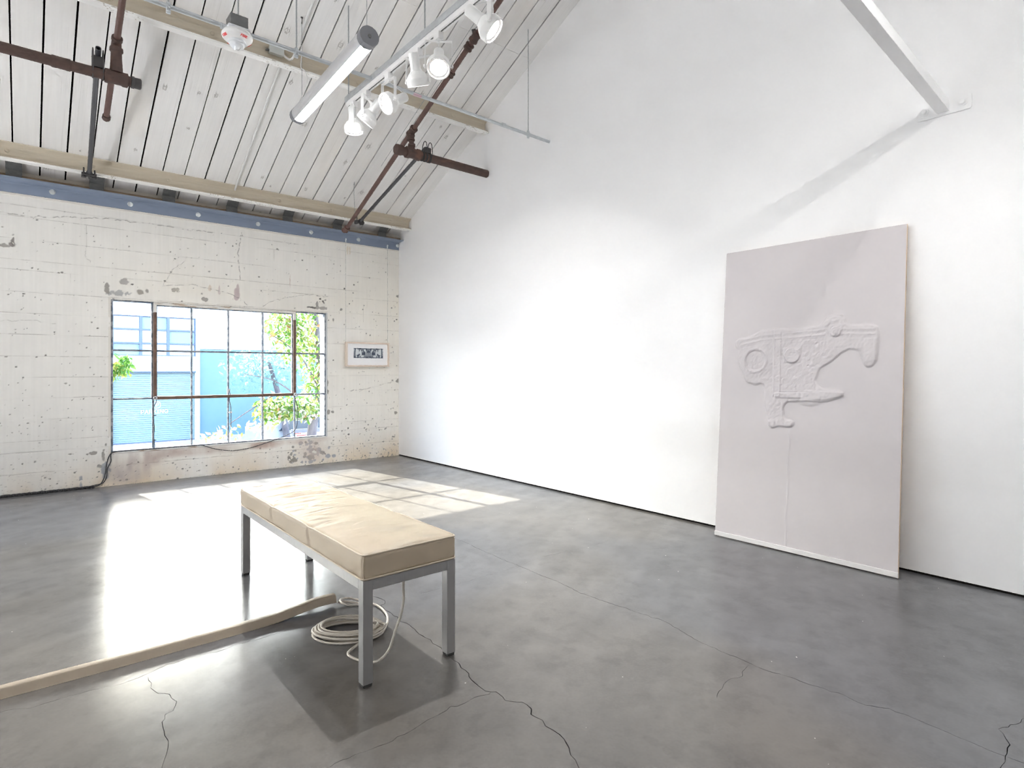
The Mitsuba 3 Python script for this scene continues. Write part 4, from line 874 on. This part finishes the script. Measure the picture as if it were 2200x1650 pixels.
P += [(ccx + .12, ccy - .10, .032), (ccx + .06, ccy - .12, .022), (.99, 2.17, .008), (.965, 2.13, .0056), (.99, 2.055, .0056), (1.021, 2.010, .013), (1.06, 1.990, .050), (1.090, 1.988, .125), (1.114, 1.988, .181), (1.122, 1.986, .234), (1.115, 1.975, .290), (1.108, 1.955, .345)]
obj('cable', tube(spline(P, 7), .0052, 8), 'cord_white', k, True)
k = thing('cable_raceway', 'long beige floor cable cover lifting at its end beside the bench', 'cable cover')
ys = np.array([-2.2, -1.4, -.6, .2, .6, .80, .86, .92, .98, 1.03, 1.08, 1.128]); xs_ = ys
zl = np.interp(xs_, [.80, .86, .92, .98, 1.03, 1.08, 1.128], [0, .002, .008, .015, .0195, .020, .017])
yc = np.interp(xs_, [-2.2, -.6, .2, .66, .86, 1.128], [2.66, 2.655, 2.640, 2.640, 2.648, 2.655])
prof = np.array([(-.026, 0), (-.0235, .0015), (-.0165, .030), (-.012, .034), (.012, .034), (.0165, .030), (.0235, .0015), (.026, 0)])
v = np.array([[(x, y + a, z + b + .0008) for a, b in prof] for x, y, z in zip(xs_, yc, zl)]); n, m_ = v.shape[:2]
f = []
for i in range(n - 1):
    for j in range(m_):
        l = (j + 1) % m_; f += [[i * m_ + j, i * m_ + l, (i + 1) * m_ + l], [i * m_ + j, (i + 1) * m_ + l, (i + 1) * m_ + j]]
obj('cover', trimesh.Trimesh(v.reshape(-1, 3), np.array(f), process=False), 'raceway_beige', k, 50)
v2 = np.array([[(x, y + a, z + b) for a, b in ((-.024, 0), (.024, 0), (.024, -.0008), (-.024, -.0008))] for x, y, z in zip(xs_[6:], yc[6:], zl[6:] + .0006)]); n = len(v2); f = []
for i in range(n - 1):
    for j in range(4):
        l = (j + 1) % 4; f += [[i * 4 + j, i * 4 + l, (i + 1) * 4 + l], [i * 4 + j, (i + 1) * 4 + l, (i + 1) * 4 + j]]
obj('adhesive_strip', trimesh.Trimesh(v2.reshape(-1, 3), np.array(f), process=False), 'blue_film', k, label='blue film under the lifted end')

# ------------------------------------------------------------------ leaning relief panel
t = thing('relief_panel', 'tall mauve panel with a moulded camera-like relief leaning on the white wall', 'artwork')
PW, PH, th = 1.072, 1.928, .014
ev = unit((.152, 0, 1.922)); eu = np.array([0, -1.0, 0]); en = np.cross(eu, ev); en = en if en[0] < 0 else -en
PO = np.array([3.583, 2.106, 0.004])
SP = .0036
au = np.linspace(0, PW, int(PW / SP) + 1); bv = np.linspace(0, PH, int(PH / SP) + 1); A, B = np.meshgrid(au, bv)
OUT = [(0.105,1.321),(0.194,1.331),(0.262,1.368),(0.362,1.376),(0.511,1.369),(0.645,1.385),(0.663,1.422),(0.687,1.441),(0.762,1.439),(0.773,1.390),(0.782,1.375),(0.919,1.374),(0.941,1.351),(0.947,1.298),(0.940,1.173),(0.904,1.132),(0.880,1.154),(0.877,1.198),(0.854,1.233),(0.804,1.249),(0.759,1.225),(0.709,1.176),(0.639,1.135),(0.607,1.053),(0.623,1.022),(0.682,0.993),(0.771,0.986),(0.776,0.966),(0.684,0.933),(0.444,0.928),(0.424,0.879),(0.432,0.810),(0.490,0.798),(0.506,0.784),(0.491,0.769),(0.434,0.768),(0.396,0.770),(0.365,0.749),(0.345,0.766),(0.321,0.874),(0.310,1.021),(0.281,1.037),(0.242,1.025),(0.189,1.041),(0.163,1.103),(0.124,1.177),(0.126,1.251),(0.101,1.280)]
pol = Polygon(OUT).buffer(.006).buffer(-.004)
def inside(poly): return shapely.contains_xy(poly, A, B)
def dist_in(poly): return ndimage.distance_transform_edt(inside(poly)) * SP
sst = lambda a, b, x: (lambda q: q * q * (3 - 2 * q))(np.clip((x - a) / (b - a), 0, 1))
wob = N2(A, B, 30, 3, 3) - .5
pol = pol.buffer(.012).buffer(-.022).buffer(.012)
base = ndimage.gaussian_filter(inside(pol).astype(float), .010 / SP) + .40 * (N2(A, B, 26, 12, 3) - .5) + .25 * (N2(A, B, 70, 14, 2) - .5) > .46
soft = ndimage.gaussian_filter(base.astype(float), .006 / SP)
H = .016 * sst(.12, .95, soft) + .004 * ndimage.gaussian_filter(base.astype(float), .014 / SP)
H += ndimage.gaussian_filter(base.astype(float), .006 / SP) * (.012 * (N2(A, B, 24, 5, 4) - .5) + .008 * (N2(A, B, 80, 6, 3) - .5))
rr = np.hypot(A - .237, B - 1.181)
H += np.where(rr < .10, -.013 * sst(.070, .060, rr) + .006 * np.exp(-((rr - .077) / .007) ** 2), 0)
def ridge(pts, w, h):
    global H
    ls = LineString(pts); box_ = ls.buffer(w * 3).bounds
    s = (A > box_[0]) & (A < box_[2]) & (B > box_[1]) & (B < box_[3])
    d = shapely.distance(shapely.points(A[s], B[s]), ls); H[s] += h * np.exp(-(d / w) ** 2)
def plateau(poly, h, s=.003):
    global H
    H += h * ndimage.gaussian_filter(inside(poly).astype(float), s / SP)
plateau(Polygon([(.363, 1.36), (.402, 1.36), (.411, .95), (.366, .95)]), .006)
ridge([(.363, 1.366), (.366, .955)], .005, .006); ridge([(.402, 1.36), (.408, .96)], .004, .003)
plateau(Polygon([(.372, .972), (.62, .986), (.776, .985), (.776, .966), (.684, .940), (.38, .942)]), .010)
ridge([(.405, .985), (.60, .990), (.77, .984)], .004, .006)
for o, h in ((0, .004), (.016, -.003), (.03, .004), (.05, -.002)): ridge([(.14, 1.315 - o), (.28, 1.342 - o), (.50, 1.352 - o), (.66, 1.36 - o)], .004, h); ridge([(.76, 1.36 - o), (.93, 1.352 - o)], .004, h)
rr = np.hypot(A - .478, B - 1.208)
plateau(Polygon([(.424, 1.255), (.53, 1.255), (.53, 1.165), (.424, 1.165)]), .007); plateau(Point(.478, 1.208).buffer(.047), .012, .002); ridge(list(Point(.478, 1.208).buffer(.043).exterior.coords), .004, .004)
for z in (1.222, 1.205): ridge([(.455, z), (.502, z)], .003, -.003)
plateau(Polygon([(.692, 1.385), (.765, 1.385), (.765, 1.32), (.692, 1.32)]), .007); plateau(Point(.727, 1.345).buffer(.030), .012, .0025); plateau(Point(.727, 1.345).buffer(.016), .004, .002)
plateau(Point(.672, 1.40).buffer(.018), .006); plateau(Polygon([(.88, 1.30), (.945, 1.30), (.94, 1.17), (.885, 1.16)]), .005)
ridge([(.935, 1.30), (.935, 1.175)], .005, .006)
rr = np.hypot((A - .587) / .062, (B - .922) / .026); H += np.where(B < .95, .012 * sst(1.15, .4, rr), 0)
plateau(Point(.47, .785).buffer(.02), .007); plateau(Point(.36, .78).buffer(.024), .004)
for _ in range(60):
    x, z = r8.uniform(.40, .66), r8.uniform(1.0, 1.30); s = r8.uniform(.004, .010)
    if pol.contains(Point(x, z)): H += np.where(np.hypot(A - x, B - z) < s * 3, r8.choice([-.004, .004]) * np.exp(-(np.hypot(A - x, B - z) / s) ** 2), 0)
H -= .010 * np.exp(-(np.hypot(A - .575, B - 1.143) / .006) ** 2)
wire = rough_line([(.478, .76), (.472, .72), (.476, .66), (.470, .55), (.474, .40), (.470, .25), (.473, .10), (.474, .03)], .05, .004, 9)
ridge(wire, .0042, .0030); ridge([(.775, 1.016), (1.035, 1.014)], .004, -.0009)
H += .0016 * (N2(A, B, 2.2, 8, 3) - .5)
bord = np.minimum(np.minimum(A, PW - A), np.minimum(B, PH - B)); H *= .50 * sst(0, .02, bord)
Vp = (PO + A[..., None] * eu + B[..., None] * ev + (H + th)[..., None] * en).reshape(-1, 3)
nb, na = A.shape; I, J = np.meshgrid(np.arange(nb - 1), np.arange(na - 1), indexing='ij'); q = I * na + J
fq = np.stack([q, q + 1, q + na + 1, q + na], -1).reshape(-1, 4); fq = np.vstack([fq[:, [0, 1, 2]], fq[:, [0, 2, 3]]])
pm = trimesh.Trimesh(Vp, fq, process=False)
if pm.face_normals.mean(0)[0] > 0: pm.invert()
obj('relief', pm, 'panel_mauve', t, True, label='moulded mauve face with a shallow relief')
def pbox(a0, a1, b0, b1, n0, n1, ch=0): return moved(box((a0, b0, n0), (a1, b1, n1), ch), frame(PO, eu, ev, en))
obj('board', pbox(0, PW, 0, PH, 0, th - .006), 'plywood_edge', t, label='wooden backing board showing at the edge')
obj('bottom_lip', pbox(-.002, PW + .002, .002, .030, th - .002, th + .005, .001), 'lip_plastic', t, label='glossy strip along the bottom edge')

# ------------------------------------------------------------------ outdoors
obj('street', box((-60, D + .25, -2.2), (80, 90, -1.80)), 'asphalt'); tag('street', 'street outside the window', 'street', kind='structure')
obj('pavement_slab', box((-60, 23.2, -1.9), (80, 25.7, -1.655), .01), 'pavement'); tag('pavement_slab', 'pale pavement in front of the buildings across the street', 'pavement', kind='structure')
BY = 25.6
t = thing('garage_building', 'pale building across the street with a teal roller door and wide windows', 'building')
wallp = Polygon([(-30, -1.7), (5.30, -1.7), (5.30, 4.7), (-30, 4.7)]).difference(Polygon([(2.44, -1.9), (5.15, -1.9), (5.15, 1.04), (2.44, 1.04)])).difference(Polygon([(2.42, 1.66), (5.17, 1.66), (5.17, 3.16), (2.42, 3.16)]))
obj('wall', prism(wallp, BY, BY + .3), 'facade_white', t)
obj('corner_pilaster', box((5.16, BY - .08, -1.7), (5.30, BY + .02, 4.7), .01), 'facade_white', t)
obj('window_backing', box((2.3, BY + .28, 1.5), (5.3, BY + .4, 3.3)), 'window_dark', t)
nsl = 34; zz = np.linspace(-1.62, 1.04, nsl + 1)
g = obj('garage_door', cat([box((2.44, BY + .16, zz[i] + .003), (5.15, BY + .18 , zz[i + 1] - .006), .004) for i in range(nsl)] + [box((2.44, BY + .185, -1.66), (5.15, BY + .2, 1.04))]), 'garage_teal', t, label='teal roller door of thin slats', kind='stuff')
obj('bottom_rail', box((2.44, BY + .14, -1.65), (5.15, BY + .17, -1.60), .004), 'window_bluegrey', g)
m = meshkit.text_mesh('PARKING', .145, .012, bold=True); s = .92 / m.bounds[1][0]; m.apply_scale((s, 1, 1))
obj('lettering', moved(m, frame((3.315, BY + .158, -.545), (1, 0, 0), (0, 0, 1), (0, -1, 0))), 'lettering_white', g, label='white word PARKING')
m = meshkit.text_mesh('P', .15, .012, bold=True)
obj('lettering', cat([moved(m, frame((3.80, BY + .158, -.29), (1, 0, 0), (0, 0, 1), (0, -1, 0))), lathe([(.12, 0), (.145, 0), (.145, .01), (.12, .01), (.12, 0)], (3.85, BY + .155, -.22), (0, -1, 0), 28)]), 'lettering_white', g, label='white letter P in a ring')
obj('door_header', box((2.40, BY - .02, 1.02), (5.19, BY + .16, 1.075), .01), 'window_bluegrey', t)
xm = [2.42, 3.32, 4.22, 5.17]
zrows = [1.66, 2.13, 2.65, 3.16]
for i in range(3):
    w_ = obj('window', cat([box((xm[i] - .045, BY + .02, 1.66), (xm[i] + .045, BY + .14, 3.16), .005), box((xm[i + 1] - .045, BY + .02, 1.66), (xm[i + 1] + .045, BY + .14, 3.16), .005)] + [box((xm[i], BY + .03, z - .03), (xm[i + 1], BY + .13, z + .03), .005) for z in zrows]), 'window_bluegrey', t, label='blue-grey window frame')
    for j in range(3): obj('pane', box((xm[i] + .04, BY + .09, zrows[j] + .02), (xm[i + 1] - .04, BY + .10, zrows[j + 1] - .02)), 'window_dark' if (i + j) % 3 else 'garage_teal', w_)
t = thing('teal_building', 'teal walled building across the street behind the tree', 'building')
obj('wall', box((5.30, BY + .05, -1.8), (24, BY + .6, 1.95), .01), 'facade_teal', t)
obj('upper_wall', box((5.30, BY + .02, 1.95), (24, BY + .6, 4.7), .01), 'facade_white', t)
obj('plinth', box((5.30, BY, -1.8), (24, BY + .06, -1.55), .01), 'facade_white', t)

# tree
def leaf_mesh(n, centers, size, seed, droop=None):
    r = np.random.default_rng(seed); V, Fc = [], []
    for i, c in enumerate(centers):
        s = size * r.uniform(.6, 1.3); d = unit(r.normal(size=3) + (0, 0, -.9)); a, b, _ = basis(d); th_ = r.uniform(0, 6.28); sd = a * math.cos(th_) + b * math.sin(th_); nr = np.cross(d, sd)
        k = 6 * i
        V += [c, c + d * s * .35 + sd * s * .26 + nr * s * .06, c + d * s * .35 - sd * s * .26 + nr * s * .06, c + d * s * .42, c + d * s * .72 + sd * s * .14 + nr * s * .02, c + d * s]
        Fc += [[k, k + 1, k + 3], [k, k + 3, k + 2], [k + 1, k + 4, k + 3], [k + 2, k + 3, k + 5], [k + 3, k + 4, k + 5]]
    return trimesh.Trimesh(np.array(V), np.array(Fc), process=False)
def cluster(n, c, r, seed):
    g_ = np.random.default_rng(seed); p = g_.normal(size=(n, 3)); p /= np.linalg.norm(p, axis=1, keepdims=True); return np.asarray(c) + p * np.asarray(r) * g_.random((n, 1)) ** .45
t = thing('street_tree', 'street tree with yellow-green leaves at the right of the window', 'tree')
obj('trunk', tube(spline([(4.55, 12.0, -1.82), (4.58, 12.0, -1.0), (4.60, 12.02, -.3), (4.66, 12.0, .15), (4.75, 12.0, .55), (4.78, 12.05, 1.2), (4.7, 12.0, 2.2), (4.6, 12, 3.0)], 6), np.interp(np.linspace(0, 1, 43), [0, .4, .6, 1], [.13, .09, .07, .03]), 12), 'bark', t, True)
for pts in ([(4.66, 12, .15), (4.35, 12, .55), (3.9, 12.05, .62), (3.4, 12.0, .35), (2.9, 12, .02), (2.58, 12, -.16)], [(4.76, 12, .7), (4.4, 11.9, 1.3), (4.0, 12, 1.7), (3.6, 12, 1.9)], [(4.75, 12, 1.0), (5.0, 12, 1.6), (5.3, 12.1, 2.2)], [(4.35, 12, .55), (3.9, 12.2, .9), (3.3, 12.2, 1.05)]):
    obj('branch', tube(spline(pts, 5), np.linspace(.018, .006, (len(pts) - 1) * 5 + 1), 8), 'bark', t, True)
C = [((4.3, 12, 1.9), (.45, .4, .75), 800), ((4.75, 12, 1.0), (.35, .4, .9), 760), ((3.95, 12, .35), (.55, .3, .30), 720), ((4.4, 11.8, .35), (.3, .3, .28), 280), ((3.95, 12, 2.1), (.35, .4, .5), 320), ((4.9, 12.2, 2.3), (.5, .5, .8), 520)]
leaves = np.vstack([cluster(n, c, r, 60 + i) for i, (c, r, n) in enumerate(C)]); pick = np.random.default_rng(8).random(len(leaves))
obj('foliage', leaf_mesh(0, leaves[pick < .34], .115, 1), 'leaf_green', t, kind='stuff', label='green leaves')
obj('foliage', leaf_mesh(0, leaves[(pick >= .34) & (pick < .64)], .115, 2), 'leaf_yellow', t, kind='stuff', label='yellow-green leaves')
obj('foliage', leaf_mesh(0, leaves[(pick >= .64) & (pick < .96)], .115, 3), 'leaf_sunlit', t, kind='stuff', label='leaves coloured pale as if sunlit')
obj('foliage', leaf_mesh(0, leaves[pick >= .96], .115, 4), 'leaf_orange', t, kind='stuff', label='orange leaves')
far = np.vstack([cluster(200, (3.35, 13.4, 1.15), (.55, .4, .42), 90), cluster(170, (4.0, 13.4, 1.2), (.5, .4, .5), 91)])
t2 = thing('street_tree', 'tree further down the street, tinted bluish for haze, behind the yellow-green one', 'tree')
far = np.vstack([cluster(330, (5.4, 19.0, 1.2), (.95, .8, .75), 90), cluster(300, (6.5, 19.0, 1.35), (.9, .8, .8), 91)])
obj('foliage', leaf_mesh(0, far, .17, 5), 'leaf_hazy', t2, kind='stuff')
obj('trunk', tube([(6.6, 19, -1.82), (6.3, 19, 0), (5.9, 19, 1.4)], [.12, .09, .05], 10), 'bark', t2, True)
# drooping spray of big leaves coloured pale as if sunlit, each one apart
sp_ = spline([(3.75, 12.0, .10), (3.4, 11.95, .02), (3.0, 11.95, -.08), (2.7, 11.95, -.16), (2.55, 11.95, -.28)], 6)
g_ = np.random.default_rng(77)
for i in range(120):
    c = sp_[g_.integers(len(sp_))] + g_.normal(0, (.07, .06, .07))
    obj('leaf', leaf_mesh(0, [c], .13, 900 + i), 'leaf_sunlit' if g_.random() < .75 else 'leaf_yellow', t)
t3 = thing('street_tree', 'small leafy twig at the left edge of the window', 'tree')
cl = cluster(90, (1.30, 12, 1.22), (.16, .15, .16), 95); cl2 = cluster(45, (1.12, 12, 1.05), (.14, .12, .10), 96)
obj('foliage', leaf_mesh(0, np.vstack([cl, cl2]), .11, 6), 'leaf_green', t3, kind='stuff'); obj('foliage', leaf_mesh(0, cluster(60, (1.2, 12, 1.13), (.22, .15, .16), 97), .11, 7), 'leaf_yellow', t3, kind='stuff')
obj('branch', tube(spline([(.2, 12.0, -1.82), (.3, 12, -.4), (.45, 12, .6), (.8, 12, .95), (1.25, 12, 1.18)], 6), .02, 8), 'bark', t3, True)

# parked vehicles
def vehicle(prof, y0, y1, body, wheels, glass, label, catg, extra=None):
    t = thing('parked_car' if catg == 'car' else 'parked_van', label, catg)
    obj('body', prism(Polygon(prof).buffer(.04).buffer(-.0), y0, y1), body, t, 30)
    for gp in glass:
        for yy in (y0 - .012,): obj('window', prism(Polygon(gp), yy - .03, yy + .02), 'car_glass', t)
    for x, z in wheels:
        w_ = obj('wheel', solid_lathe([(.20, -.1), (.31, -.09), (.33, 0), (.31, .09), (.2, .1)], (x, y0 + .06, z), (0, 1, 0), 24), 'rubber_black', t, 30)
        obj('hubcap', solid_lathe([(.19, 0), (.17, .03), (.04, .04)], (x, y0 - .03, z), (0, -1, 0), 16), 'aluminium', w_)
    return t
vehicle([(5.75, -1.45), (10.2, -1.45), (10.2, -.95), (9.6, -.85), (8.6, -.40), (6.6, -.40), (6.15, -.82), (5.75, -.88)], 19.2, 20.9, 'car_white', [(5.98 + .28, -1.47), (9.3, -1.47)], [[(6.28, -.85), (6.72, -.46), (7.5, -.46), (7.5, -.85)], [(7.58, -.85), (7.58, -.46), (8.5, -.46), (9.2, -.85)]], 'white car parked across the street below the leaves', 'car')
vehicle([(7.15, -1.3), (12.0, -1.3), (12.0, .25), (8.5, .28), (7.9, -.25), (7.15, -.35)], 21.6, 23.0, 'car_white', [(7.9, -1.45), (11.0, -1.45)], [[(8.0, -.3), (8.5, .1), (9.2, .1), (9.2, -.3)], [(9.4, -.3), (9.4, .1), (10.4, .1), (10.4, -.3)]], 'white van parked behind the tree trunk', 'van')
t = thing('street_sign', 'small white sign with red print beside the tree trunk', 'sign')
obj('board', box((5.06, 14.4, -.62), (5.42, 14.43, -.42), .004), 'lettering_white', t)
for i, (a, b) in enumerate(((5.08, 5.25), (5.14, 5.38), (5.09, 5.33))): obj('red_bar', box((a, 14.392, -.465 - i * .055), (b, 14.401, -.445 - i * .055), .002), 'red_ink', t)
obj('post', cyl((5.24, 14.45, -1.82), (5.24, 14.45, -.45), .02, 10), 'galvanized', t)
t = thing('guard_rail', 'grey rail at the foot of the tree outside the window', 'rail')
obj('rail', box((4.95, 14.2, -.42), (7.0, 14.26, -.33), .01), 'car_lilac', t)
for x in (5.0, 6.0, 6.95): obj('post', box((x - .03, 14.2, -1.82), (x + .03, 14.26, -.40), .005), 'car_lilac', t)
